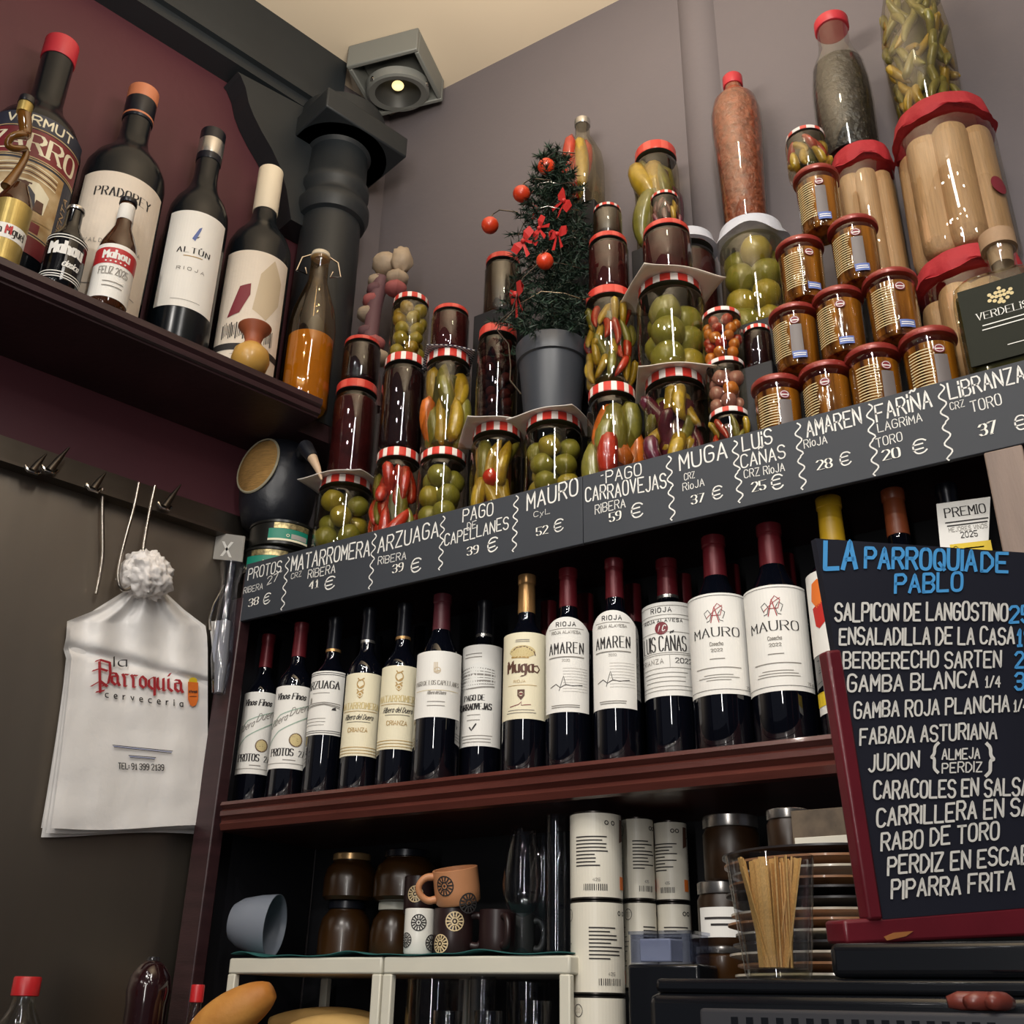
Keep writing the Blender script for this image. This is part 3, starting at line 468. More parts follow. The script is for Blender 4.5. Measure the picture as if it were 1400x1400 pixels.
def d_mauro(m, mp, w, h):
    for yy in (.475, -.455): ribbon(m, [(-w * .5, h * yy), (w * .5, h * yy)], h * .004, mp, 'ink')
    c = [(-.10, .24), (-.13, .30), (-.08, .33), (-.04, .28), (-.06, .22), (-.1, .21)]
    ribbon(m, [(w * a, h * b) for a, b in c], h * .006, mp, 'ink'); ribbon(m, [(w * -a, h * b) for a, b in c], h * .006, mp, 'ink')
    ribbon(m, [(-w * .05, h * .2), (0, h * .36), (w * .05, h * .2)], h * .009, mp, 'ink_red'); ribbon(m, [(-w * .04, h * .27), (w * .07, h * .27), (w * .1, h * .35), (w * .04, h * .39), (w * .0, h * .35)], h * .007, mp, 'ink_red'); ribbon(m, [(-w * .1, h * .25), (w * .02, h * .33), (w * .1, h * .37)], h * .006, mp, 'ink_red')
    write(m, 'MAURO', 0, h * .06, h * .09, mp, 'ink', W=w * .6, align='c', w=h * .007, nib=(h * .007, 0), serif=True)
    write(m, 'Cosecha', 0, -h * .03, h * .035, mp, 'ink_grey', W=w * .16, align='c', w=h * .006); write(m, '2022', 0, -h * .09, h * .028, mp, 'ink_grey', W=w * .14, align='c', w=h * .006)
    lines(m, -w * .1, w * .1, -h * .16, 1, .1, mp, 'ink_grey', h * .008); lines(m, -w * .3, w * .3, -h * .245, 1, .1, mp, 'ink_grey', h * .008, .05); lines(m, -w * .3, w * .3, -h * .315, 3, h * .025, mp, 'ink_grey', h * .006, .5); write(m, '75 cl', w * .36, -h * .44, h * .025, mp, 'ink_grey', W=w * .1, w=h * .005)
def d_fruit(m, mp, w, h):
    poly(m, [(-w * .1, h * .48), (w * .1, h * .42), (w * .22, h * .2), (w * .1, h * .12), (-w * .02, h * .25)], mp, 'ink_darkgreen'); poly(m, [(-w * .34, h * .16), (-w * .3, h * .36), (-w * .2, h * .40), (-w * .08, h * .26), (-w * .1, h * .14), (-w * .25, h * .05)], mp, 'ink_orange')
    poly(m, [(-w * .33, h * .06), (-w * .15, h * .12), (w * .1, h * .05), (w * .08, -h * .02), (-w * .1, -h * .1), (-w * .24, -h * .2), (-w * .3, -h * .16)], mp, 'ink_hotred'); poly(m, [(w * .1, h * .3), (w * .4, h * .4), (w * .4, h * .0), (w * .15, h * .05)], mp, 'ink_orange')
CAPS = {}
def wine(label, cxp, ltop, lbot, wpx, Y, draw, cap, wl=1.0, shape='bordeaux', paper='paper_white', H=.343, turn=0, cxl=None, group=None, top=None, taper=0, ring_=None, rows=True, span=150, base=None):
    pt = on_y(*ltop, Y); pb = on_y(*lbot, Y); mid = (pt + pb) / 2
    R = wpx / F_PX * depth(mid) / 2 * .985
    zb = ZS if base is None else base
    pt = on_y(*ltop, Y - R * .9); pb = on_y(*lbot, Y - R * .9)
    t = thing('wine_bottle', label, 'bottle', (mid.x, Y, zb), 0, group)
    pf = bottle_prof(R, H, shape); b = MB(); b.lathe(pf, 'bottle_dark', 40); b.build('bottle_body', t, angle=60)
    r_n = R * .385; cp = MB(); cp.lathe([(r_n * 1.03, H * .80), (r_n * 1.06, H * .806), (r_n * 1.0, H * .95), (r_n * 1.1, H * .955), (r_n * 1.1, H * .998), (r_n * .95, H)], cap, 28); cpo = cp.build('capsule', t)
    if ring_: MB().lathe([(r_n * 1.08, H * .80), (r_n * 1.08, H * .815)], ring_, 28).build('capsule_band', cpo)
    phi = face_cam(mid) + math.radians(turn); hl = pt.z - pb.z; wa = math.radians(span) * R
    lb = MB(); mp = cyl(R, phi, (pt.z + pb.z) / 2 - zb); patch(lb, mp(.0007), wa, hl, paper, top, taper)
    if draw: draw(lb, mp(.0013), wa, hl)
    lb.build('paper_label', t, smooth=False); return t, R
arch = lambda a: -.022 * (2 * abs(a - .5)) ** 2.2 * 1.0
P27 = 'two matching bottles at the cabinet left end'
wine('wine bottle with a white diagonal script label, standing furthest left on the cabinet shelf', 350, (355, 945), (350, 1056), 47, 1.44, d_protos, 'cap_burgundy', turn=-8)
wine('wine bottle with a white diagonal script label, second from the left on the shelf', 396, (402, 936), (395, 1049), 51, 1.42, d_protos, 'cap_burgundy', turn=-8)
wine('wine bottle with white label framed by thin black rules, third bottle from the left', 447, (452, 916), (447, 1003), 52, 1.43, d_arz, 'cap_black', turn=-28, ring_='cap_gold')
wine('cream label bottle with gold crest, right beside the bottle with black framed label', 497, (498, 919), (493, 1032), 51, 1.42, d_mat, 'cap_black', paper='paper_cream', turn=-12, ring_='cap_silver')
wine('cream label bottle with gold crest, half overlapped by the short white label bottle', 545, (547, 909), (544, 1023), 53, 1.435, d_mat, 'cap_black', paper='paper_cream', turn=-4, ring_='cap_gold')
wine('wide wine bottle with short plain white label and embossed shoulder seal', 600, (600, 889), (600, 979), 63, 1.43, d_cape, 'cap_maroon', turn=-5, shape='burgundy')
wine('wine bottle with tall white label showing grey vineyard hills', 657, (658, 881), (661, 1019), 57, 1.495, d_carra, 'cap_black', turn=-12, ring_='cap_silver')
wine('wine bottle with gold capsule and cream label, the only gold capsule on the shelf', 719, (718, 864), (720, 982), 62, 1.425, d_muga, 'cap_gold', paper='paper_cream', turn=-10)
wine('bottle with round topped white label and red capsule, next to the gold capped bottle', 778, (777, 843), (778, 973), 65, 1.435, d_amaren, 'cap_burgundy', turn=-7, top=arch, span=132, taper=.07)
wine('bottle with round topped white label, left neighbour of the one with a red disc emblem', 842, (841, 834), (844, 968), 65, 1.435, d_amaren, 'cap_burgundy', turn=-9, top=arch, span=132, taper=.07)
wine('wine bottle with ruled white label and a round red disc emblem', 914, (913, 823), (920, 951), 74, 1.48, d_luis, 'cap_burgundy', turn=-17, ring_='cap_silver')
wine('wide bottle with red monogram label, overlapping the label with the red disc', 982, (980, 811), (989, 949), 82, 1.432, d_mauro, 'cap_burgundy', turn=-7, shape='burgundy')
wine('wide bottle with red monogram label, the one nearer the menu board', 1062, (1059, 800), (1070, 945), 86, 1.432, d_mauro, 'cap_burgundy', turn=-7, shape='burgundy')
t, R = wine('yellow capped bottle with painted fruit label, half behind the menu board', 1140, (1142, 776), (1158, 888), 86, 1.42, d_fruit, 'cap_yellow', turn=-8, H=.36)
lb = MB(); mp = cyl(R, face_cam(t.location) - .15, .052); patch(lb, mp(.0007), R * 2.4, .03, 'paper_white'); poly(lb, [(-R * 1.2, -.004), (R * 1.2, -.004), (R * 1.2, .015), (-R * 1.2, .015)], mp(.0012), 'ink_yellow'); lb.build('strip_label', t, smooth=False)
wine('dark bottle with orange brown capsule rising behind the menu board', 1232, (1250, 860), (1260, 960), 80, 1.44, None, 'cap_orange', H=.36)
t, R = wine('black capped bottle with a white prize card hung on its neck', 1325, (1330, 860), (1340, 960), 74, 1.45, None, 'cap_black', H=.355)
# prize card hanging on the neck
yc = 1.45 - R - .004; a_ = on_y(1280, 689, yc); b_ = on_y(1354, 679, yc); c_ = on_y(1362, 752, yc); d_ = on_y(1285, 748, yc); nb = on_y(1350, 775, yc); na = on_y(1288, 775, yc)
cd = MB(); tl = Vector(t.location); q = [a_ - tl, b_ - tl, nb - tl, na - tl]; cd.prism(q, (0, .0012, 0), 'paper_white')
U_ = (b_ - a_); V_ = Vector((0, 0, 1))
def mpc(u, v): p = (a_ - tl) + U_ * u + V_ * v * .1; return Vector((p.x, p.y - .0006, p.z))
write(cd, 'PREMIO', .5, -.22, .13, mpc, 'ink', W=.74, align='c', w=.02, nib=(.012, 0), serif=True)
lines(cd, .1, .9, -.30, 2, .05, mpc, 'ink', .018); write(cd, 'MEJORES VINOS', .5, -.44, .06, mpc, 'ink_grey', W=.7, align='c'); write(cd, '2025', .5, -.54, .08, mpc, 'ink', W=.3, align='c', w=.012)
poly(cd, [(.12, -.78), (.86, -.78), (.86, -.62), (.12, -.62)], mpc, 'ink_yellow'); ring(cd, .22, -.7, .045, .012, mpc, 'ink_grey'); lines(cd, .35, .75, -.7, 1, .1, mpc, 'ink_grey', .02)
poly(cd, [(.3, -.98), (.9, -.98), (.92, -.88), (.6, -.83), (.35, -.9)], mpc, 'ink_grey'); cd.build('prize_card', t, smooth=False)
# second row, mostly lost in the dark
BK = 'dark bottles in the second row of the cabinet'
proto = None
for i, (xp, cap) in enumerate(((505, 'cap_black'), (570, 'cap_black'), (748, 'cap_burgundy'), (800, 'cap_burgundy'), (868, 'cap_burgundy'), (940, 'cap_burgundy'), (1010, 'cap_burgundy'), (1090, 'cap_burgundy'), (1160, 'cap_burgundy'))):
    p = on_y(xp, 950, 1.55); t = thing('wine_bottle', 'dark unlabelled bottle in the shadowed second row behind the labelled bottles', 'bottle', (p.x, 1.555, ZS), 0, BK)
    MB().lathe(bottle_prof(.037, .343), 'bottle_back', 28).build('bottle_body', t, angle=60)
    MB().lathe([(.0148, .274), (.0148, .343), (.013, .3435)], cap, 20).build('capsule', t)
# ================================================================ preserves on the cabinet top
MESH = {}
def share(key, fn):
    if key not in MESH: o = fn(); MESH[key] = o.data; bpy.data.objects.remove(o)
    return MESH[key]
def piece(name, me, parent, loc, rot=(0, 0, 0), sc=(1, 1, 1)):
    o = bpy.data.objects.new(name, me); COL.objects.link(o); o.parent = parent; o.location = loc; o.rotation_euler = rot; o.scale = sc; return o
def lump(k, v):
    def fn(): off = Vector((v * 7.3, v * 3.1, 1)); return MB().ball((0, 0, 0), 1, k, 20, fn=lambda d: 1 + .10 * noise.noise(d * 1.2 + off) - .12 * max(0, d.z - .8) * 4).build('fruit')
    return share(('lump', k, v), fn)
def chili(k, v):
    def fn():
        rnd = random.Random(v); pts = []; rs = []; b1 = rnd.uniform(-.18, .18); b2 = rnd.uniform(-.15, .15)
        for i in range(11):
            t = i / 10; pts.append((b1 * math.sin(t * 2.6), b2 * math.sin(t * 3.1 + v), t - .5)); rs.append(.012 + .13 * (math.sin(PI * min(1, t * .78 + .02))) ** .7 if t < .93 else .07)
        rs[0] = .015; rs[-1] = .02; return MB().tube(pts, rs, k, 10).build('chili', angle=80)
    return share(('chili', k, v), fn)
def jar_prof(R, H):
    return [(R * .86, 0), (R * .97, .004), (R, .012), (R, H * .80), (R * .97, H * .84), (R * .88, H * .875), (R * .84, H * .89), (R * .84, H * .95)]
RJ = random.Random(3)
def fill_balls(t, R, H, r, keys, name, z0=.004, z1=.93, core='olive_core', jitter=.15):
    MB().lathe([(R * .35, .01), (max(.3 * R, R - 1.9 * r), .02), (max(.3 * R, R - 1.9 * r), H * (z1 - .08)), (R * .2, H * (z1 - .05))], core, 16).build('brine', t)
    zz = z0 + r; ring_r = R * .955 - r; k = 0
    while zz + r * .8 < H * z1:
        n = max(3, int(2 * PI * ring_r / (2 * r * 1.0))); a0 = RJ.uniform(0, 6)
        for i in range(n):
            a = a0 + 2 * PI * i / n
            if math.cos(a + PI / 2) < -.35 and n > 5: continue      # the far side of a full jar never shows
            s = r * RJ.uniform(.9, 1.03); q = min(ring_r, R * .955 - s)
            piece(name, lump(RJ.choice(keys), RJ.randint(0, 2)), t, (q * math.cos(a), q * math.sin(a), zz + RJ.uniform(-.1, .1) * r), (RJ.uniform(0, 6), RJ.uniform(0, 6), RJ.uniform(0, 6)), (s, s, s * RJ.uniform(.9, 1)))
        zz += r * 1.55
def fill_chili(t, R, H, keys, ln, name, n=11, z1=.88, core='olive_core', tilt=.15, th=1.0, rf=None):
    MB().lathe([(R * .35, .01), (R * .6 * (rf(.5) if rf else 1), .02), (R * .6 * (rf(.9) if rf else 1), H * (z1 - .12)), (R * .2, H * (z1 - .10))], core, 16).build('brine', t)
    lo = .006 + ln / 2; hi = H * z1 - ln / 2; nr = 1 if hi - lo < .12 * ln else max(2, round((hi - lo) / (.62 * ln)) + 1)
    for r_ in range(nr):
        zz = lo + (hi - lo) * r_ / max(1, nr - 1); a0 = RJ.uniform(0, 6)
        for i in range(n):
            a = a0 + 2 * PI * i / n
            if math.cos(a + PI / 2) < -.4: continue
            rad = ln * .15 * th; q = R * (rf(zz / H) if rf else 1) * .95 - rad * (.95 if r_ % 2 == 0 else 1.35)
            w = ln * RJ.uniform(.85, 1.0); piece(name, chili(RJ.choice(keys), RJ.randint(0, 4)), t, (q * math.cos(a), q * math.sin(a), zz + RJ.uniform(-.05, .05) * ln), (RJ.uniform(-tilt, tilt), RJ.uniform(-tilt, tilt), RJ.uniform(0, 6)), (w * th, w * th, w * (1 if RJ.random() < .6 else -1)))
LASTJ = []
def jar(label, x, y, w, zb, fill, Y=1.44, lid='lid_check', group=None, name='preserve_jar', H=None, R=None, X=None):
    """x, y: where the lid's front top shows in the photo; w: width there"""
    p = on_y(x, y, Y - .035); R = R or w / F_PX * depth(p) / 2 * .97; X = X if X is not None else on_y(x, y + 8, Y).x; H = H or on_y(x, y, Y - R).z - zb
    t = thing(name, label, 'jar', (X, Y, zb), 0, group)
    LASTJ[:] = [t, H]
    MB().shell(jar_prof(R, H), 'glass:pale' if fill not in ('plum', 'dark', 'brown') else 'glass:clear', 36).build('glass', t, angle=60)
    ld = MB(); ld.lathe([(R * .2, H * .904), (R * .86, H * .905), (R * .93, H * .908)], 'lid_under_shade', 40); ld.lathe([(R * .93, H * .91), (R * .945, H * .918), (R * .93, H * .925), (R * .93, H * .985), (R * .90, H * .998), (R * .80, H), (R * .3, H * .998)], lid, 40); ld.build('lid', t)  # dark underside paints in the shade of the neck and headspace
    if fill in ('plum', 'dark', 'brown'):
        k = {'plum': 'plum', 'dark': 'dark_preserve', 'brown': 'brown_preserve'}[fill]
        MB().lathe([(R * .8, .005), (R * .95, .014), (R * .955, H * .8), (R * .9, H * .83), (R * .5, H * .845)], k, 48, wob=lambda r, z, a, i: (r * (1 + .02 * noise.noise(Vector((math.cos(a) * 3, math.sin(a) * 3, z * 90)))), z)).build('preserve', t)
    elif fill: fill(t, R, H)
    return zb + H, X, R
TOM = ['green_tomato', 'yellow_olive', 'green_tomato']
def f_tom(f=.42): return lambda t, R, H: fill_balls(t, R, H, R * f, TOM, 'green_tomato')
def f_small(keys, f, name, core='red_core'): return lambda t, R, H: fill_balls(t, R, H, R * f, keys, name, core=core)
def f_chi(keys, l=.5, n=11, core='olive_core', name='pepper', tilt=.15, th=1.0): return lambda t, R, H: fill_chili(t, R, H, keys, H * l, name, n, core=core, tilt=tilt, th=th)
def sheet(label, X, Y, z, R, k='napkin', rz=.4, cat='napkin', name='paper_napkin', droop=.03, half=1.25):
    m = MB()
    def fn(a, b):
        u = (a - .5) * 2 * R * half; v = (b - .5) * 2 * R * half; d = max(0, math.hypot(u, v) - R * .9)
        return Vector((u, v, .0012 - d * droop * 7 * (1 + .25 * math.sin(9 * a + 5 * b))))
    m.grid(fn, 20, 20, k); o = m.build(name, loc=(X, Y, z), rot=(0, 0, rz), solid=.0012); return tag(o, label, cat, 'napkins laid over jar lids')
Z0 = ZTB
# column 1
z, X, R = jar('squat jar of green tomatoes, leftmost of the bottom row on the cabinet top', 475, 640, 80, Z0, f_tom(.43))
sheet('white napkin over the leftmost green tomato jar, under the dark plum jar', X, 1.44, z, R, rz=.2)
z2, X2, R2 = jar('tall dark plum jar standing on the napkin of the leftmost tomato jar', 480, 513, 62, z + .002, 'plum', lid='lid_red', X=X + .005)
z3, _, _ = jar('short dark jar on top of the leftmost column of jars', 483, 456, 54, z2, 'dark', lid='lid_red', X=X2 + .004)
# column 2
z, X, R = jar('jar of red peppers and capers, second in the bottom row', 546, 604, 66, Z0, f_chi(['pepper_red', 'pepper_red', 'pepper_green'], .42, 13, 'olive_core', tilt=.3))
z, X, R = jar('tall jar of very dark preserve, standing on the red pepper jar', 548, 476, 62, z, 'dark', X=X)
z, _, _ = jar('jar of yellow pickles topping the second column of jars', 553, 396, 54, z, f_small(['yellow_olive', 'pepper_yellow'], .40, 'pickle', 'olive_core'), X=X + .004)
# column 3
z, X, R = jar('jar of green tomatoes with checked lid, third in the bottom row', 607, 604, 70, Z0, f_tom(.5))
z, X, R = jar('jar of upright yellow and orange peppers under a blue checked cloth', 609, 470, 66, z, f_chi(['pepper_yellow', 'pepper_yellow', 'pepper_orange', 'pepper_green'], .55, 9, tilt=.08), X=X)
sheet('blue and white checked cloth over the yellow pepper jar', X, 1.44, z, R, 'gingham', .75, 'cloth', 'checked_cloth', half=1.05)
z, _, _ = jar('dark red jar standing on the blue checked cloth', 610, 411, 54, z + .002, 'plum', lid='lid_red', X=X)
# column 4
z, X, R = jar('jar of yellow peppers with one red cherry tomato, under a napkin', 680, 570, 74, Z0, f_chi(['pepper_yellow', 'pepper_yellow', 'pepper_green'], .5, 10, 'red_core'))
ph = face_cam(Vector((X, 1.44, 0))) - .25
zz = on_y(676, 663, 1.44).z - Z0
piece('cherry_tomato', lump('tomato_red', 1), bpy.data.objects[[o.name for o in COL.objects if o.type == 'EMPTY'][-1]], (R * .62 * math.cos(ph), R * .62 * math.sin(ph), max(.03, zz)), (0, 0, 0), (R * .36,) * 3)
sheet('cream napkin over the yellow pepper and cherry tomato jar', X, 1.44, z, R, rz=.75, half=1.35)
z, X4, R4 = jar('tall jar of dark cherries beside the plant pot', 674, 437, 58, z + .002, f_small(['plum', 'dark_preserve'], .30, 'cherry', 'dark_preserve'), lid='lid_red', X=X - .004)
# column 5: green tomatoes, carries the little tree
z5, X5, R5 = jar('wide jar of green tomatoes under the potted christmas tree', 757, 556, 84, Z0, f_tom(.42))
sheet('cream napkin between the wide tomato jar and the plant pot', X5, 1.44, z5, R5, rz=.1, half=1.2)
# column 6
z, X, R = jar('jar of long red orange and green peppers, right of the wide tomato jar', 836, 516, 72, Z0, f_chi(['pepper_red', 'pepper_orange', 'pepper_yellow', 'pepper_green'], .6, 9, 'red_core', tilt=.1, th=1.15))
z, X, R = jar('tall jar of small yellow green peppers right of the christmas tree', 838, 381, 72, z, f_chi(['pepper_yellow', 'pepper_green', 'pepper_yellow', 'pepper_red'], .3, 12, 'olive_core', tilt=.35), lid='lid_red', X=X)
z, X, R = jar('dark red jar on the tall yellow green pepper jar', 827, 312, 58, z, 'plum', lid='lid_red', X=X)
z, X, R = jar('tiny brown jar topping the column right of the christmas tree', 821, 276, 42, z, 'brown', X=X)
# column 7
z, X, R = jar('wide jar of purple onions and yellow peppers under a red edged napkin', 921, 497, 90, Z0, f_chi(['pepper_yellow', 'pepper_green', 'purple_onion', 'purple_onion'], .4, 9, 'purple_onion', tilt=.3, th=1.3))
sheet('cream napkin hanging over the purple onion and pepper jar', X, 1.44, z, R, 'paper_kraft', .5, half=1.2)
z, X, R = jar('wide jar of large green tomatoes under a folded napkin', 913, 367, 96, z + .002, f_tom(.5), X=X)
sheet('cream napkin with pointed corners over the large green tomato jar', X, 1.44, z, R, 'paper_kraft', .8, half=1.25)
z, X, R = jar('dark red jar standing on the pointed napkin', 905, 295, 70, z + .002, 'plum', lid='lid_red', X=X)
z, X, R = jar('small pickle jar on the dark red jar, in front of the tall pepper jar', 898, 260, 42, z, f_chi(['pepper_yellow', 'purple_onion'], .5, 9, 'dark_preserve'), X=X)
# column 8, small jars
z, X, R = jar('short jar of mixed peppers at the foot of the pink onion jar', 996, 552, 60, Z0, f_chi(['pepper_yellow', 'pepper_red', 'pepper_green'], .4, 9, 'red_core', tilt=.3), lid='lid_pale')
z, X, R = jar('small jar of pink onions between two other small jars', 993, 483, 58, z, f_small(['pink_onion', 'pink_onion', 'cherry_orange'], .42, 'onion', 'pink_onion'), lid='lid_pale', X=X)
z, X, R = jar('small jar of orange cherry tomatoes with pale checked lid', 986, 415, 58, z, f_small(['cherry_orange', 'cherry_orange', 'pepper_red'], .3, 'cherry_tomato'), lid='lid_pale', X=X)
# rear jars on the riser step
ZR = 2.345; YR = 1.575
z, X, R = jar('small jar of dark preserve with checked lid, left of the stacked labelled fish jars', 1034, 440, 34, Z0 + .19, 'dark', Y=1.47, R=.024, lid='lid_check')
MB().box((X - .03, 1.44, Z0), (X + .03, 1.505, Z0 + .19), 'niche_black').build('riser_step', cab, bevel=.002)
zg, Xg, Rg = jar('large jar of big green tomatoes with white paper cap, behind the front jars', 1024, 290, 92, ZR, f_tom(.5), Y=YR, lid='lid_pale')
capm = MB(); capm.lathe([(Rg * 1.12, -.030), (Rg * .98, -.010), (Rg * .95, .001), (Rg * .2, .002)], 'napkin_grey', 40, wob=lambda r, z_, a, i: (r * (1 + (.05 * math.sin(5 * a) if i == 0 else 0)), z_ + (.008 * math.sin(4 * a + 1) if i == 0 else 0)))
capm.build('paper_cap', LASTJ[0], loc=(0, 0, LASTJ[1] + .001), solid=.001)
z, X, R = jar('dark plum jar with pale blue paper cap, behind the dark red jar', 945, 305, 74, ZR, 'plum', Y=YR + .01, lid='lid_pale', X=on_y(938, 330, YR).x)
capm = MB(); capm.lathe([(R * 1.12, -.026), (R * .98, -.010), (R * .95, .001), (R * .2, .002)], 'napkin_grey', 40); capm.build('paper_cap', LASTJ[0], loc=(0, 0, LASTJ[1] + .001), solid=.001)
# tall back column: two jars, the lower one hidden
xt = on_y(897, 230, YR).x
zt_, X, R = jar('tall dim jar of long peppers against the wall, highest of the middle jars', 897, 185, 62, ZR + .27, f_chi(['pepper_green', 'purple_onion', 'pepper_yellow'], .62, 9, 'red_core', tilt=.1), Y=YR, R=.046, lid='lid_red', X=xt)
MB().box((xt - .045, YR - .04, ZR), (xt + .045, YR + .04, ZR + .27), 'niche_black').build('riser_step', cab, bevel=.002)
# tall crates left of the riser
zb_ = on_y(690, 430, 1.56).z
z, X, R = jar('dark jar peeping out from behind the left side of the christmas tree', 688, 338, 52, on_y(686, 432, 1.56).z, 'brown', Y=1.57, lid='lid_red')
MB().box((X - .045, 1.53, Z0), (X + .045, 1.615, on_y(686, 432, 1.56).z), 'niche_black').build('riser_step', cab, bevel=.002)
# ---------------------------------------------------------------- long bottles of preserves
def tall_bottle(label, X, Y, zb, H, R, fillk, cap, prof=None, filled=1.0, glass='glass:clear', extra=None):
    t = thing('preserve_bottle', label, 'bottle', (X, Y, zb))
    pf = prof or [(.9, 0), (1, .02), (1, .66), (.92, .75), (.6, .86), (.42, .9), (.40, .955)]
    MB().shell([(R * a, H * b) for a, b in pf], glass, 32).build('glass', t, angle=60)
    if fillk:
        f = [(R * a * .95, H * b + .003) for a, b in pf if b <= filled]
        MB().lathe(f + [(f[-1][0] * .4, f[-1][1] + .002)], fillk, 40, wob=lambda r, z_, a, i: (r * (1 + .02 * noise.noise(Vector((math.cos(a) * 4, math.sin(a) * 4, z_ * 60)))), z_)).build('beans', t)
    rn = R * pf[-1][0]; MB().lathe([(rn * 1.08, H * .93), (rn * 1.12, H * .935), (rn * 1.12, H * .99), (rn * .95, H)], cap, 24).build('cap', t)
    if extra: extra(t, R, H)
    return t
pz = zg + .004; ztop = on_y(1000, 95, YR - .02).z
tall_bottle('bottle of red beans with red cap, standing on the paper capped tomato jar', on_y(1010, 200, YR).x, YR, pz, ztop - pz, .050, 'beans_red', 'cap_red', [(.78, 0), (.82, .02), (.86, .25), (1, .62), (1, .74), (.86, .82), (.45, .88), (.36, .9), (.36, .94)])
def oil_pep(t, R, H):
    for i, (k, dx) in enumerate((('pepper_yellow', -.3), ('pepper_red', .1), ('pepper_red', .4), ('pepper_yellow', .3), ('pepper_red', -.1))):
        a = -PI / 2 - .3 + dx * 1.4; piece('pepper', chili(k, i), t, (R * .6 * math.cos(a), R * .6 * math.sin(a), H * .42), (0, .05 * i - .1, i), (R * 2.3, R * 2.3, H * .62))
xo = on_y(797, 230, YR).x; zo = on_y(797, 300, YR).z; ho = on_y(793, 166, YR).z - zo
tall_bottle('oil bottle packed with long red and yellow peppers behind the christmas tree', xo, YR, zo, ho, .047, None, 'cap_silver', [(.9, 0), (1, .02), (1, .5), (.9, .62), (.6, .74), (.36, .82), (.34, .95)], extra=oil_pep, glass='glass:pale')
MB().box((xo - .05, YR - .045, ZTB), (xo + .05, YR + .045, zo), 'niche_black').build('riser_step', cab, bevel=.002)
# ---------------------------------------------------------------- big jars of white asparagus under red cloth
def asp_mesh(v):
    def fn():
        o = Vector((v * 5.1, 2, 0)); return MB().lathe([(.5, 0), (.9, .03), (1, .1), (1, .9), (.9, .97), (.4, 1)], 'asparagus', 20, wob=lambda r, z, a, i: (r * (1 + .12 * noise.noise(Vector((math.cos(a), math.sin(a), z * 2)) + o)), z)).build('stalk')
    return share(('asp', v), fn)
def asparagus(label, X, Y, zb, H, R, n=9, cloth=True):
    t = thing('asparagus_jar', label, 'jar', (X, Y, zb))
    MB().shell([(R * .9, 0), (R, .01), (R, H * .82), (R * .95, H * .86), (R * .86, H * .89), (R * .86, H * .96)], 'glass:clear', 40).build('glass', t, angle=60)
    MB().lathe([(R * .5, .01), (R * .62, .02), (R * .62, H * .8), (R * .3, H * .82)], 'asp_core', 20).build('brine', t)
    r = R * .37
    for i in range(n):
        a = 2 * PI * i / n + .5; piece('asparagus', asp_mesh(i % 4), t, (R * .62 * math.cos(a), R * .62 * math.sin(a), .012), (0, 0, i * 1.3), (r, r, H * RJ.uniform(.80, .84) - .012))
    MB().lathe([(R * .9, H * .90), (R * .92, H * .97), (R * .5, H * .985)], 'cap_black', 32).build('lid', t)
    if cloth:
        MB().lathe([(R * 1.06, H * .87), (R * .99, H * .885), (R * 1.02, H * .90), (R * .985, H * .945), (R * .95, H * .992), (R * .6, H), (R * .1, H)], 'red_cloth', 64, wob=lambda r_, z_, a, i: (r_ * (1 + (.02 * math.sin(13 * a) + .012 * math.sin(7 * a)) * (1 if i < 3 else .3)), z_ + (.006 * math.sin(5 * a + 1) if i < 2 else 0))).build('cloth_cap', t)
    return t
YA = 1.553
def ya(x, y): return on_y(x, y, YA - .06)
za1 = ya(1318, 342).z; Ra = .075
asparagus('big asparagus jar with red cloth cap standing on the cabinet top behind the oil bottle', on_y(1338, 450, YA).x, YA, Z0, za1 - Z0, .082, 8)
za2 = ya(1277, 137).z
t = asparagus('big jar of thick white asparagus under red cloth, upper of the two at the right', on_y(1302, 250, YA).x, YA, za1, za2 - za1, .080, 7)
sl = MB(); mp = cyl(.0805, face_cam(t.location) + .95, .115); disc(sl, 0, 0, .017, mp(.0008), 'ink_burgundy', 1, 24); sl.build('round_sticker', t, smooth=False)
def chi_fill(t, R, H): fill_chili(t, R, H, ['pepper_green', 'pepper_yellow', 'pepper_green'], H * .16, 'pepper', 12, .86, 'olive_core', .5, 1.0, lambda f: .86 + .1 * min(f, .5) * 2 if f < .55 else max(.42, .96 - (f - .55) * 1.35))
tall_bottle('tall bottle of green chillies on the upper big asparagus jar', on_y(1255, 70, YA).x, YA, za2 + .001, .40, .060, None, 'cap_red', [(.82, 0), (.86, .02), (.98, .3), (1, .5), (.9, .68), (.7, .82), (.45, .9), (.42, .96)], extra=chi_fill, glass='glass:pale')
YS2 = 1.565
zs1_ = on_y(1168, 192, YS2 - .05).z
asparagus('narrower asparagus jar with red cloth cap, under the bottle of black beans', on_y(1183, 260, YS2).x, YS2, ZR, zs1_ - ZR, .052, 7)
zk = on_y(1122, 25, YS2 - .02).z
t = tall_bottle('bottle of black beans with red cap, highest on the right side', on_y(1145, 110, YS2).x + .004, YS2, zs1_ + .001, zk - zs1_, .054, 'beans_black', 'cap_red', [(.88, 0), (.92, .02), (1, .35), (.98, .5), (.88, .64), (.62, .75), (.54, .82), (.54, .95)], filled=.66)
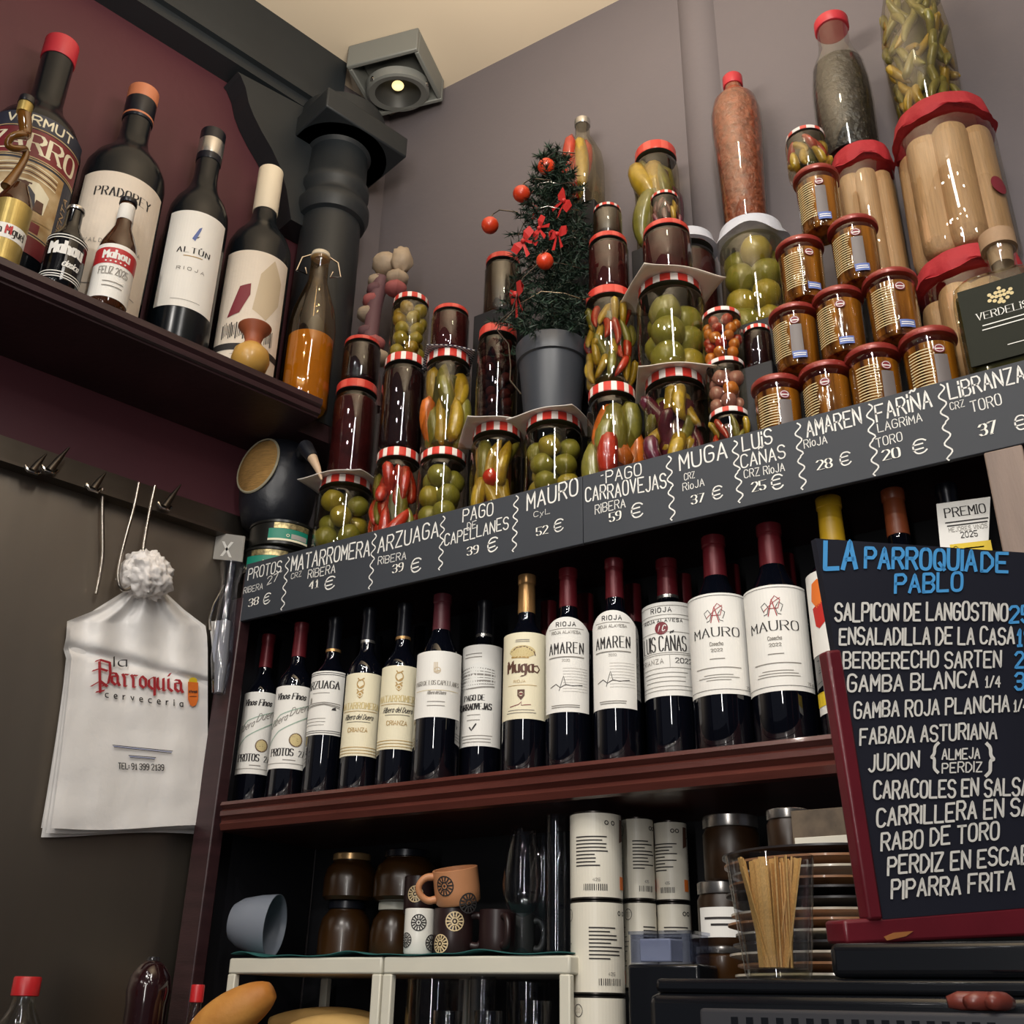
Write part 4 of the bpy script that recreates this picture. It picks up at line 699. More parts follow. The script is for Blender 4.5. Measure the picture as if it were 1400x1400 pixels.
# ---------------------------------------------------------------- pyramid of fish jars
def d_fish(t, R, H, ph):
    lb = MB(); mp = cyl(R, ph, H * .44)
    w = R * 1.9
    for i in range(16): ribbon(lb, [(-w * .5, H * (.26 - i * .036)), (-w * .04 + .002 * math.sin(i), H * (.26 - i * .036))], H * .012, mp(.0008), 'ink_lightgold', sub=.006)
    poly(lb, [(w * .0, -H * .3), (w * .28, -H * .3), (w * .28, H * .18), (w * .02, H * .18)], mp(.0006), 'label_dim') if RJ.random() < .75 else None
    disc(lb, w * .14, H * .25, R * .2, mp(.0009), 'ink_burgundy', 1.1, 18); ring(lb, w * .14, H * .25, R * .15, .0008, mp(.0012), 'ink_white', 1.1); ribbon(lb, [(w * .14 - R * .13, H * .245), (w * .14 + R * .13, H * .245)], .0016, mp(.0013), 'ink_white')
    poly(lb, [(w * .02, -H * .36), (w * .34, -H * .36), (w * .34, -H * .25), (w * .02, -H * .25)], mp(.0009), 'ink_blue'); lines(lb, w * .04, w * .32, -H * .29, 2, H * .03, mp(.0012), 'ink_white', H * .012)
    lb.build('label', t, smooth=False)
def fish(label, x, y, w, zb, Y=1.42):
    p = on_y(x, y, Y - .03); R = w / F_PX * depth(p) / 2 * .90; X = on_y(x, y + 8, Y).x; H = on_y(x, y, Y - R).z - zb
    t = thing('fish_jar', label, 'jar', (X, Y, zb), RJ.uniform(-.1, .1), 'pyramid of fish jars')
    MB().shell([(R * .84, 0), (R * .93, .003), (R * .95, .01), (R, H * .82), (R * .99, H * .87), (R * .97, H * .9)], 'glass:clear', 36).build('glass', t, angle=60)
    MB().lathe([(R * .8, .003), (R * .92, .008), (R * .97, H * .80), (R * .6, H * .82)], 'amber_oil', 40).build('fillets', t)
    MB().lathe([(R * 1.0, H * .89), (R * 1.10, H * .90), (R * 1.12, H * .915), (R * 1.10, H * .965), (R * 1.04, H * .985), (R * .9, H), (R * .2, H)], 'rust_lid', 40).build('lid', t)
    d_fish(t, R, H, face_cam(Vector((X, Y, 0))) - t.rotation_euler.z + RJ.uniform(-.35, .25)); return zb + H
ORD = ['leftmost', 'second', 'third', 'rightmost']
zr = Z0; 
rows = [[(1060, 508, 70), (1126, 490, 72), (1190, 467, 76), (1265, 444, 78)], [(1083, 411, 68), (1143, 388, 70), (1213, 364, 74)], [(1091, 319, 66), (1163, 291, 68)], [(1113, 222, 62)]]
RN = ['bottom row', 'second row', 'third row', 'top']
for ri, row in enumerate(rows):
    zs_ = []
    zt = sum(on_y(x, y, 1.39).z for x, y, w in row) / len(row)
    for i, (x, y, w) in enumerate(row):
        lab = 'single labelled fish jar on top of the pyramid with rust red lid' if ri == 3 else '%s rust lidded fish jar in the %s of the pyramid' % (ORD[i] if i < len(row) - 1 else 'rightmost', RN[ri])
        zs_.append(fish(lab, x, y, w, zr))
    zr = max(zs_)
z, X, R = jar('small jar of yellow peppers crowning the pyramid of fish jars', 1099, 168, 58, zr, f_chi(['pepper_yellow', 'pepper_yellow', 'pepper_red'], .5, 8, 'olive_core', tilt=.5, th=1.3), Y=1.42, lid='lid_pale')
# ---------------------------------------------------------------- square bottle of olive oil
YO = 1.415
bl_, br_ = on_y(1308, 440, YO), on_y(1430, 400, YO); ztop = on_y(1352, 385, YO).z; hw = (br_.x - bl_.x) / 2; xc = bl_.x + hw; zlow = Z0
oil = thing('oil_bottle', 'square glass bottle of green olive oil with cork stopper at the right end', 'bottle', (xc, YO, zlow)); hb = ztop - zlow
def sq(z, f, rr=.25, n=40):
    out = []
    for i in range(n):
        a = 2 * PI * i / n; c_, s_ = math.cos(a), math.sin(a); p = 4.5; q = (abs(c_) ** p + abs(s_) ** p) ** (-1 / p); out.append((hw * f * q * c_, .034 * f * q * s_, z))
    return out
def loft(secs, k, caps=True):
    m = MB(); n = len(secs[0]); vs = [p for s_ in secs for p in s_]; fs = [(i * n + j, i * n + (j + 1) % n, (i + 1) * n + (j + 1) % n, (i + 1) * n + j) for i in range(len(secs) - 1) for j in range(n)]
    if caps: fs += [tuple(range(n - 1, -1, -1)), tuple((len(secs) - 1) * n + j for j in range(n))]
    m.add(vs, fs, k); return m
ox = on_y(1370, 360, YO).x - xc
def shf_(sec, t): return [(x * (1 - t) + (ox + x * .0) * 0 + x * 0 * t + ox * t * 1.0 if t else x, y, z) for x, y, z in sec]
prof = [(0, .88), (.006, .96), (.02, 1), (hb * .80, 1), (hb * .93, .95), (hb * .99, .75), (hb, .55)]
loft([sq(z, f) for z, f in prof], 'glass:pale').build('glass', oil, angle=50)
loft([sq(z, f * .95) for z, f in [(.006, .9), (.015, .97), (hb * .6, 1), (hb * .86, .97), (hb * .862, .5)]], 'oil_dark').build('oil', oil)
nk = MB(); nk.shell([(.022, hb - .004), (.019, hb + .006), (.019, hb + .035), (.022, hb + .038), (.022, hb + .046)], 'glass:clear', 28, (ox, 0, 0)); nk.build('neck', oil)
MB().lathe([(.016, hb + .02), (.018, hb + .046), (.025, hb + .047), (.025, hb + .072), (.022, hb + .075)], 'cork', 28, (ox, 0, 0)).build('stopper', oil)
lb = MB(); yf = -.0362
mo_ = lambda off: (lambda u, v: Vector((u, yf - off, v)))
x0 = on_y(1322, 470, YO - .035).x - xc
lb.box((x0, yf - .0005, hb * .22), (hw * .84, yf + .002, hb * .86), 'oil_label')
gx, gz = on_y(1368, 405, YO - .035).x - xc, on_y(1368, 405, YO - .035).z - zlow
for dx, dy in [(0, 2), (-1, 1), (0, 1), (1, 1), (-1, 0), (0, 0), (1, 0), (0, -1), (-2, .2), (2, .2), (-2.8, -.6), (2.8, -.2), (-2.6, .9), (2.7, .9), (-.5, -1.6), (.5, -1.8), (1.6, -1), (-1.6, -1)]: disc(lb, gx + dx * .0052, gz + dy * .0062, .0028, mo_(.0012), 'ink_lightgold', 1, 10)
tx, tz = on_y(1337, 440, YO - .035).x - xc, on_y(1337, 440, YO - .035).z - zlow
write(lb, 'VERDELiSSA', tx, tz, .0115, mo_(.0012), 'ink_white', W=.085, w=.0012, nib=(.0006, 0), serif=True)
lines(lb, tx + .004, tx + .08, tz - .010, 2, .007, mo_(.0012), 'ink_white', .0016, .05); lines(lb, tx + .03, tx + .055, tz - .05, 1, .1, mo_(.0012), 'ink_white', .0012); lb.build('label', oil, smooth=False)
# ---------------------------------------------------------------- little christmas tree
zp0 = z5 + .003; Yt = 1.44; ztr = on_y(750, 460, 1.40).z
tree = thing('christmas_tree', 'small artificial christmas tree in a dark grey pot among the jars', 'christmas tree', (X5 - .003, Yt, zp0)); Hp = ztr - zp0
Rp = 50 / F_PX * depth(on_y(750, 470, Yt)) 
MB().lathe([(Rp * .72, 0), (Rp * .74, .003), (Rp * .9, Hp * .76), (Rp * .97, Hp * .77), (Rp * 1.0, Hp * .98), (Rp * .97, Hp), (Rp * .9, Hp), (Rp * .86, Hp * .8), (Rp * .3, Hp * .8)], 'pot_grey', 40).build('pot', tree)
ztop = on_y(738, 218, Yt).z - zp0
MB().tube([(0, 0, Hp * .8), (0, 0, ztop - .03)], [.007, .003], 'bark').build('trunk', tree)
fo = MB(); rt = random.Random(5); Ht = ztop - Hp * .86
def needles(p, d, n, ln):
    for _ in range(n):
        q = p + d * rt.uniform(0, 1); e = (d.normalized() * .5 + Vector((rt.gauss(0, 1), rt.gauss(0, 1), rt.gauss(0, .8))).normalized()).normalized() * ln * rt.uniform(.7, 1.2)
        s_ = e.cross(Vector((rt.gauss(0, 1), rt.gauss(0, 1), rt.gauss(0, 1)))).normalized() * .0016
        fo.add([q - s_, q + s_, q + e], [(0, 1, 2)], 'pine' if rt.random() < .8 else 'pine_light')
nb_ = 170
for i in range(nb_):
    f = (i + .5) / nb_; zz = Hp * .92 + Ht * f * .97; rad = (.098 * (1 - f) ** .5 + .018) * rt.uniform(.75, 1.1)
    a = i * 2.4; d = Vector((math.cos(a), math.sin(a), .35 * rt.uniform(-.4, 1))) * rad
    needles(Vector((0, 0, zz)), d, 95, .017)
fo.build('foliage', tree, smooth=False)
wr = MB(); lw = []
for i in range(90):
    f = i / 89; zz = Hp * .95 + Ht * f * .9; rad = .085 * (1 - f) ** .6 + .02; a = i * .42; lw.append((rad * math.cos(a), rad * math.sin(a), zz + .008 * math.sin(i * 1.7)))
wr.tube(lw, .0009, 'wire', 5)
p0 = lw[0]; wr.build('light_wire', tree)
cw = MB(); pts = [on_y(*q, Yt - .095) - Vector(tree.location) for q in ((735, 362), (715, 380), (708, 400), (700, 425), (682, 440), (680, 452), (695, 470), (698, 500), (697, 520), (712, 538))]; cw.tube(pts, .0012, 'wire', 6); cw.build('lead_wire', tree)
Gb = 'red baubles on the little christmas tree'
for i, (x, y, lab) in enumerate(((747, 228, 'red bauble at the very tip of the christmas tree'), (713, 265, 'red bauble high on the left side of the tree, beside a wire bow'), (670, 308, 'red bauble sticking out furthest left of the tree'), (745, 357, 'red bauble in the middle of the tree, on a white wire'), )):
    yy = Yt - (.03 if i == 0 else .06 if i == 1 else .035 if i == 2 else .085); p = on_y(x, y, yy); t = thing('bauble', lab, 'bauble', p, 0, Gb); r = 12 / F_PX * depth(p)
    MB().ball((0, 0, 0), r, 'bauble', 24).build('ball', t); MB().tube([(0, 0, r * .95), (0, 0, r * 1.2), (.004, .004, r * 1.7)] + ([(.02, .004, r * 1.9), (.06, .01, r * .8)] if i < 3 else []), .0012, 'wire', 6).build('hanger', t)
def bow_mesh():
    def fn():
        m = MB()
        for sgn in (-1, 1):
            m.add([(0, 0, .12), (sgn * .5, -.12, .42), (sgn * .95, -.05, .36), (sgn * .9, -.05, -.22), (sgn * .45, -.12, -.28), (0, 0, -.12), (sgn * .5, .12, .1), (sgn * .9, .08, .08)], [(0, 1, 4, 5), (1, 2, 3, 4), (0, 6, 1), (1, 6, 7, 2), (5, 4, 6), (4, 3, 7, 6)], 'ribbon')
            m.add([(sgn * .05, -.02, -.1), (sgn * .2, -.06, -.15), (sgn * .6, -.1, -1.0), (sgn * .3, -.08, -1.05)], [(0, 1, 2, 3)], 'ribbon')
        m.ball((0, -.08, 0), .16, 'ribbon', 10); return m.build('bow', smooth=False, solid=0)
    return share('bow', fn)
for i, (x, y, s_, rz_, ry, lab) in enumerate(((707, 402, .024, -.3, .25, 'largest red bow, low on the left of the tree'), (716, 330, .019, .2, -.6, 'red bow on the left middle of the tree'), (763, 320, .017, .1, .3, 'red bow on the right middle of the tree'), (732, 285, .014, -.2, .9, 'small red bow below the high left bauble'), (772, 275, .020, .3, 1.2, 'red bow on the upper right edge of the tree'), (738, 312, .016, -.1, -.8, 'red bow in the centre of the tree'))):
    p = on_y(x, y, Yt - (.088 if y > 300 else .055)); o = bpy.data.objects.new('bow', bow_mesh()); COL.objects.link(o); o.location = p; o.scale = (s_ * 1.6,) * 3; o.rotation_euler = (.3, ry, rz_ - .4); tag(o, lab, 'bow', 'red bows on the little christmas tree')
# ---------------------------------------------------------------- cloth garlic braid standing by the column
Yg = 1.53; pb = on_y(512, 470, Yg); gz0 = Z0
gb = thing('garlic_braid', 'cream and pink braid of cloth garlic bulbs beside the black column', 'ornament', (pb.x, Yg, gz0))
def gp(x, y): return on_y(x, y, Yg) - Vector((pb.x, Yg, gz0))
MB().tube([gp(512, 560) * 1, gp(505, 470), gp(512, 420), gp(522, 380)], .018, 'mauve_cotton', 12).build('stem', gb)
for (x, y, r, k) in ((503, 455, .024, 'mauve_cotton'), (503, 430, .026, 'garlic_cream'), (510, 412, .025, 'pink_cotton'), (515, 397, .024, 'mauve_cotton'), (516, 385, .023, 'garlic_cream'), (541, 395, .026, 'pink_cotton'), (543, 381, .027, 'garlic_cream'), (512, 470, .025, 'pink_cotton'), (518, 490, .026, 'garlic_cream')):
    p = gp(x, y); MB().ball(p, r, k, 16, sz=.72, fn=lambda d: 1 + .05 * math.sin(6 * math.atan2(d.y, d.x))).build('bulb', gb)
lf = MB()
lf.ball(gp(528, 362), .034, 'garlic_cream', 18, sz=.85, fn=lambda d: 1 + .15 * noise.noise(d * 2.5)); lf.ball(gp(549, 356), .026, 'garlic_cream', 18, sz=1.3, fn=lambda d: 1 + .2 * noise.noise(d * 2.5 + Vector((3, 1, 0)))); lf.build('dry_leaves', gb)
# ================================================================ big bottles on the left shelf
ZL = 2.37
def mag_prof(R, H, neck=.36, sh=.60): return [(R * .95, 0), (R, .012), (R, H * sh), (R * .96, H * (sh + .035)), (R * .82, H * (sh + .075)), (R * .58, H * (sh + .115)), (R * (neck + .06), H * (sh + .15)), (R * neck, H * (sh + .19)), (R * neck, H * .985)]
def shelf_pos(x, y, c): return on_l(x, y, c)
def magnum(label, xb, yb, xt, yt, w, c, bands, draw, ltop, lbot, paper, turn=0, span=120, k='magnum_glass', neck=.36, sh=.60, wmul=1.0, name='wine_bottle', ytop=None):
    p = shelf_pos((xb + xt) / 2, (yb + yt) / 2, c); R = w / F_PX * depth(p) / 2 * .97 * wmul
    H = on_l(xt, yt, c + R * .3).z - ZL; t = thing(name, label, 'bottle', (p.x, p.y, ZL))
    MB().lathe(mag_prof(R, H, neck, sh), k, 44).build('bottle_body', t, angle=60); rn = R * neck
    cpo = None
    for nm, a, b, key in bands:
        g_ = 1.0 if cpo is None else 1.012
        o_ = MB().lathe([(rn * 1.05 * g_, H * a), (rn * 1.08 * g_, H * a + .002), (rn * 1.08 * g_, H * b - .002), (rn * 1.0, H * b)], key, 30).build(nm, cpo or t); cpo = cpo or o_
    if ltop:
        z1 = on_l(*ltop, c + R * .9).z - ZL; z0 = on_l(*lbot, c + R * .9).z - ZL; hl = z1 - z0; wa = math.radians(span) * R; lb = MB()
        mp = cyl(R, face_cam(p) + math.radians(turn), (z0 + z1) / 2); patch(lb, mp(.0008), wa, hl, paper); draw(lb, mp, wa, hl); lb.build('paper_label', t, smooth=False)
    return t, R, H
def d_zarro(m, mp, w, h):
    a, b, c = mp(.0012), mp(.0016), mp(.0020)
    poly(m, [(-w * .5, h * .40), (w * .5, h * .40), (w * .5, h * .5), (-w * .5, h * .5)], a, 'zarro_navy') if 0 else None
    for i in range(12):
        u0 = -w * .5 + w * i / 12; u1 = u0 + w / 12
        poly(m, [(u0, h * .39), (u1, h * .39), (u1, h * .5), (u0, h * .5)], a, 'zarro_navy'); poly(m, [(u0, h * .17), (u1, h * .17), (u1, h * .375), (u0, h * .375)], a, 'zarro_red'); poly(m, [(u0, -h * .5), (u1, -h * .5), (u1, -h * .38), (u0, -h * .38)], a, 'zarro_red')
        if 2 <= i <= 9: poly(m, [(u0, -h * .36), (u1, -h * .36), (u1, h * .13), (u0, h * .13)], a, 'zarro_beige')
    for yy in (.385, .165, .15, -.375): ribbon(m, [(-w * .5, h * yy), (w * .5, h * yy)], h * .008, b, 'zarro_beige')
    write(m, 'VERMUT', 0, h * .415, h * .065, b, 'paper_cream', W=w * .6, align='c', w=h * .012); write(m, 'ZARRO', 0, h * .205, h * .135, b, 'paper_cream', W=w * .82, align='c', w=h * .02, nib=(h * .012, 0), serif=True)
    for i in range(5): ribbon(m, [(-w * .26, h * (.09 - i * .02)), (0, h * (.115 - i * .02)), (w * .26, h * (.09 - i * .02))], h * .008, b, 'ink_brown' if i % 2 else 'paper_cream')
    poly(m, [(-w * .22, -h * .2), (w * .2, -h * .2), (w * .22, -h * .06), (w * .1, h * .0), (-w * .12, -h * .01), (-w * .22, -h * .08)], b, 'paper_cream')
    poly(m, [(-w * .12, -h * .2), (w * .12, -h * .2), (w * .09, -h * .09), (w * .03, -h * .05), (-w * .05, -h * .06), (-w * .1, -h * .12)], c, 'zarro_navy'); disc(m, -w * .01, -h * .04, h * .022, c, 'ink_brown'); ribbon(m, [(-w * .06, -h * .03), (w * .04, -h * .025)], h * .012, c, 'ink_brown'); poly(m, [(w * .1, -h * .2), (w * .19, -h * .2), (w * .18, -h * .12), (w * .11, -h * .12)], c, 'ink_brown')
    ribbon(m, [(-w * .28, -h * .24), (0, -h * .27), (w * .28, -h * .24)], h * .03, c, 'zarro_beige'); poly(m, [(-w * .2, -h * .35), (w * .2, -h * .35), (w * .2, -h * .28), (-w * .2, -h * .28)], b, 'zarro_red'); ell(m, 0, -h * .315, w * .3, h * .05, c, 'zarro_beige', 4)
    write(m, 'VENTA', w * .4, -h * .25, h * .04, lambda u, v: c(w * .44 - (v + h * .25) , -h * .25 + (u - w * .4)), 'zarro_beige', W=h * .3, w=h * .007)
magnum('huge vermouth bottle with red, navy and beige label, leftmost of the big shelf bottles', 25, 330, 77, 42, 124, -1.776, [('capsule', .92, 1.0, 'cap_red')], d_zarro, (55, 160), (25, 345), 'zarro_navy', 2, 135, sh=.56, wmul=1.0)
def d_prado(m, mp, w, h):
    a = mp(.0014)
    write(m, 'PRADOREY', 0, h * .30, h * .07, a, 'ink', W=w * .60, align='c', w=h * .006, nib=(h * .006, 0), gap=2.0); write(m, 'VALDELAYEGUA', 0, -h * .08, h * .03, a, 'ink_grey', W=w * .6, align='c', w=h * .004, gap=3); lines(m, -w * .3, w * .35, -h * .3, 2, h * .1, a, 'ink_grey', h * .006, .6)
magnum('big bottle with wide cream label and copper banded black neck', 150, 425, 182, 105, 112, -1.776, [('capsule', .86, .965, 'cap_black'), ('capsule_tip', .945, 1.0, 'cap_copper'), ('neck_band', .868, .88, 'cap_copper')], d_prado, (172, 240), (150, 418), 'paper_kraft', 4, 130)
def d_altun(m, mp, w, h):
    a = mp(.0014)
    poly(m, [(-w * .06, h * .20), (-w * .01, h * .18), (w * .05, h * .30), (w * .06, h * .34), (w * .02, h * .32)], a, 'ink_blue'); poly(m, [(-w * .06, h * .19), (w * .03, h * .22), (w * .05, h * .24), (-w * .02, h * .21)], a, 'ink')
    write(m, 'ALTÚN', 0, h * .05, h * .055, a, 'ink', W=w * .5, align='c', w=h * .006, nib=(h * .006, 0), gap=2.2); ribbon(m, [(-w * .14, h * .015), (w * .14, h * .02)], h * .008, a, 'ink_gold'); write(m, 'RIOJA', 0, -h * .13, h * .03, a, 'ink_grey', W=w * .42, align='c', w=h * .006, gap=4); lines(m, -w * .25, w * .25, -h * .43, 1, .1, a, 'ink_grey', h * .004)
magnum('slim dark bottle with tall white label, blue brush mark and grey neck band', 262, 450, 277, 165, 84, -1.772, [('capsule', .86, 1.0, 'cap_black'), ('neck_band', .885, .955, 'cap_silver')], d_altun, (272, 290), (260, 425), 'paper_white', 3, 118, neck=.40)
def d_four(m, mp, w, h):
    a, b = mp(.0013), mp(.0018)
    poly(m, [(w * .0, -h * .02), (w * .2, -h * .08), (w * .38, h * .1), (w * .38, h * .3), (w * .22, h * .46), (w * .05, h * .3)], a, 'ink_beige'); poly(m, [(-w * .32, -h * .1), (-w * .16, -h * .06), (-w * .05, h * .1), (-w * .06, h * .2), (-w * .2, h * .17)], b, 'ink_burgundy')
    for i in range(30): u = -w * .36 + i * w * .024; ribbon(m, [(u, -h * .17 + h * .012 * (i % 3)), (u + w * .004, -h * .28 + h * .01 * (i % 4))], w * random.choice((.008, .012, .016)), b, 'ink', sub=.05)
    for i in range(14): u0 = -w * .5 + i * w / 14; poly(m, [(u0, -h * .375), (u0 + w / 14, -h * .375), (u0 + w / 14, -h * .32), (u0, -h * .32)], a, 'ink')
    write(m, 'TINTO', w * .05, -h * .47, h * .06, b, 'ink', W=w * .5, align='c', w=h * .006, nib=(h * .006, 0))
magnum('big bottle with cream capsule and burgundy leaf label over black stripes', 343, 490, 363, 220, 90, -1.774, [('capsule', .80, 1.0, 'cap_cream')], d_four, (358, 345), (338, 503), 'paper_kraft', 2, 125, neck=.37)
# swing top bottle
c = -1.700; p = on_l(428, 440, c); R = 64 / F_PX * depth(p) / 2; H = on_l(432, 342, c).z - ZL; t = thing('swing_top_bottle', 'clear swing top bottle half full of amber liquor at the shelf end', 'bottle', (p.x, p.y, ZL))
pf = [(.92, 0), (1, .015), (1, .50), (.9, .60), (.62, .72), (.42, .80), (.38, .94), (.42, .945), (.42, .96)]
MB().shell([(R * a, H * b) for a, b in pf], 'glass:amber', 32).build('glass', t, angle=60); MB().lathe([(R * .88, .004), (R * .95, .01), (R * .95, H * .42), (R * .5, H * .421)], 'liquor', 32).build('liquor', t)
stp = MB().lathe([(R * .30, H * .95), (R * .44, H * .965), (R * .40, H * .99), (R * .1, H)], 'cap_cream', 24).build('stopper', t); wb = MB(); fa = face_cam(p)
e = Vector((-math.sin(fa), math.cos(fa), 0))
for s in (-1, 1): wb.tube([e * s * R * .3 + Vector((0, 0, H * .985)), e * s * R * .78 + Vector((0, 0, H * .95)), e * s * R * .95 + Vector((0, 0, H * .86)), e * s * R * .5 + Vector((0, 0, H * .845)), e * s * R * .6 + Vector((0, 0, H * .885))], .0022, 'wire', 6)
wb.build('wire_bail', stp)
# beer bottles at the shelf's edge
def beer(label, x, yb, yt, w, c, k, parts, draw, bl=(.10, .46), lab='paper_white', span=170, turn=0):
    p = on_l(x[0], yb - 30, c); R = w / F_PX * depth(p) / 2 * .97; H = on_l(x[1], yt, c).z - ZL; t = thing('beer_bottle', label, 'bottle', (p.x, p.y, ZL))
    MB().lathe([(R * .93, 0), (R, .006), (R, H * .50), (R * .95, H * .56), (R * .72, H * .65), (R * .48, H * .73), (R * .42, H * .80), (R * .40, H * .955)], k, 36).build('bottle_body', t, angle=60)
    for nm, a, b, r0, key in parts: MB().lathe([(R * r0, H * a), (R * r0 * 1.03, H * a + .001), (R * r0 * .98, H * b - .001), (R * r0 * .9, H * b)], key, 28).build(nm, t)
    lb = MB(); hl = H * (bl[1] - bl[0]); wa = math.radians(span) * R; mp = cyl(R, face_cam(p) + math.radians(turn), H * (bl[0] + bl[1]) / 2); patch(lb, mp(.0006), wa, hl, lab); draw(lb, mp, wa, hl); lb.build('paper_label', t, smooth=False); return t
def strips(m, w, y0, y1, mp, k, n=14):
    for i in range(n): u = -w * .5 + w * i / n; poly(m, [(u, y0), (u + w / n, y0), (u + w / n, y1), (u, y1)], mp, k)
def d_clasica(m, mp, w, h):
    a = mp(.0012)
    for yy in (.46, .40, -.36, -.42, -.47): ribbon(m, [(-w * .5, h * yy), (w * .5, h * yy)], h * .02, a, 'ink_white')
    write(m, 'Mahou', -w * .0, h * .05, h * .26, a, 'ink_white', W=w * .56, align='c', w=h * .05, nib=(h * .03, 0)); write(m, 'clasica', w * .12, -h * .22, h * .13, a, 'ink_white', W=w * .28, align='c', slant=.3, w=h * .022)
beer('small black beer bottle with silver rimmed cap at the shelf edge', (86, 96), 392, 282, 54, -1.661, 'black_glass', [('crown_cap', .955, 1.0, .46, 'cap_silver')], d_clasica, (.04, .56), 'black_glass')
def d_feliz(m, mp, w, h):
    a, b = mp(.0012), mp(.0017)
    strips(m, w, h * .12, h * .42, a, 'mahou_red'); write(m, 'Mahou', 0, h * .22, h * .15, b, 'ink_white', W=w * .44, align='c', w=h * .03, nib=(h * .016, 0))
    for i in range(5): disc(m, (i - 2) * w * .08, h * .16, h * .016, b, 'ink_white', 1, 8)
    write(m, 'FELIZ 2025', 0, -h * .08, h * .13, b, 'ink_grey', W=w * .5, align='c', w=h * .014); lines(m, -w * .15, w * .2, -h * .22, 2, h * .08, b, 'ink_grey', h * .014)
beer('brown beer bottle with white neck label and red topped white label', (152, 163), 416, 268, 54, -1.661, 'brown_glass', [('crown_cap', .955, 1.0, .46, 'cap_black'), ('neck_label', .80, .94, .43, 'paper_white')], d_feliz, (.05, .50))
# beer bottle whose neck has been drawn out into a loop
c = -1.661; p = on_l(6, 330, c); R = 50 / F_PX * depth(p) / 2; t = thing('beer_bottle', 'beer bottle with a twisted looping neck and gold label, leftmost at the shelf edge', 'bottle', (p.x, p.y, ZL))
hb_ = on_l(8, 265, c).z - ZL; MB().lathe([(R * .93, 0), (R, .006), (R, hb_ * .85), (R * .9, hb_ * .95), (R * .6, hb_ * 1.1), (R * .42, hb_ * 1.2)], 'brown_glass', 32).build('bottle_body', t, angle=60)
nk = [on_l(*q, c) - Vector(t.location) for q in ((9, 256), (20, 240), (30, 225), (36, 212), (35, 203), (26, 208), (12, 208), (6, 202), (10, 194), (24, 192), (35, 186), (35, 172), (33, 158), (36, 142))]
for i in (5, 6, 7, 8, 9): nk[i] = nk[i] + LN * (.012 if i < 8 else .02)
MB().tube(*chaik(nk, [.011, .008, .007, .006, .006, .006, .0065, .0065, .0065, .008, .010, .012, .012, .011], 2), 'amber_glass', 12).build('twisted_neck', t, angle=80)
q = nk[-1]; MB().lathe([(.0125, -.024), (.013, -.012), (.013, -.002)], 'foil_gold', 20, tuple(q)).build('neck_foil', t); MB().lathe([(.0145, -.002), (.0148, .004), (.0135, .012), (.01, .014)], 'cap_black', 24, tuple(q)).build('crown_cap', t)
lb = MB(); mp = cyl(R, face_cam(p), hb_ * .42); wa = R * 2.7; patch(lb, mp(.0006), wa, hb_ * .84, 'foil_gold'); strips(lb, wa, -.022, .008, mp(.001), 'paper_white'); write(lb, 'San Miguel', 0, -.013, .016, mp(.0014), 'ink', W=wa * .7, align='c', w=.0016, nib=(.0012, 0)); write(lb, 'M', wa * .02, -.013, .017, mp(.0017), 'mahou_red', W=.008, align='c', w=.003); lb.build('paper_label', t, smooth=False)
# little gourd flask
c = -1.660; p = on_l(344, 480, c); z = on_l(346, 447, c).z - ZL; R = 52 / F_PX * depth(p) / 2; t = thing('gourd_flask', 'little ochre gourd with a flared reddish neck at the shelf edge', 'flask', (p.x, p.y, ZL))
MB().lathe([(R * .4, 0), (R * .85, z * .12), (R, z * .3), (R * .9, z * .48), (R * .55, z * .60), (R * .5, z * .62)], 'gourd_ochre', 32).build('body', t); MB().lathe([(R * .5, z * .62), (R * .42, z * .70), (R * .55, z * .85), (R * .85, z * .97), (R * .88, z), (R * .7, z), (R * .4, z * .9)], 'gourd_red', 32).build('neck', t)
# ================================================================ leather flask on tins, left end of the cabinet top
YT = 1.42
pt = on_y(388, 745, YT); Rt = 96 / F_PX * depth(pt) / 2 * .93; za = on_y(388, 702, YT - Rt).z; hT = (za - Z0) / 2; xt_ = on_y(385, 735, YT).x
def tin(label, z, dx, turn):
    t = thing('food_tin', label, 'tin', (xt_ + dx, YT, z), 0, 'round tins under the leather flask'); h = hT - .0005
    MB().lathe([(Rt * .95, 0), (Rt, .002), (Rt, h * .86), (Rt * 1.03, h * .88), (Rt * 1.03, h * .97), (Rt * .98, h)], 'tin_black', 40).build('can', t)
    lb = MB(); mp = cyl(Rt, face_cam(pt) + math.radians(turn), h * .38); w = Rt * 1.25; patch(lb, mp(.0008), w, h * .48, 'label_green'); strips(lb, w, -h * .24, -h * .16, mp(.0012), 'paper_cream'); poly(lb, [(w * .05, -h * .13), (w * .26, -h * .13), (w * .26, h * .06), (w * .05, h * .06)], mp(.0012), 'tag_grey'); poly(lb, [(w * .26, -h * .13), (w * .46, -h * .13), (w * .46, h * .06), (w * .26, h * .06)], mp(.0012), 'tag_grey'); ring(lb, -w * .03, -h * .02, h * .05, h * .02, mp(.0013), 'paper_cream'); lb.build('green_label', t, smooth=False)
    lb = MB(); mp = cyl(Rt, face_cam(pt) + math.radians(turn + 5), h * .74); patch(lb, mp(.0006), w * .9, h * .22, 'tin_gold'); lb.build('gold_band', t, smooth=False)
tin('lower round tin with green label, standing on the cabinet end', Z0, -.012, -16); tin('upper round tin with green label, right under the leather flask', Z0 + hT, .004, 10)
pz = Z0 + 2 * hT; pf_ = on_y(384, 640, YT); Rf = 104 / F_PX * depth(pf_) / 2; zf = on_y(380, 592, YT - .04).z - pz
t = thing('leather_flask', 'big black leather flask with stitched straw disc and pale horn spout', 'flask', (pf_.x, YT, pz))
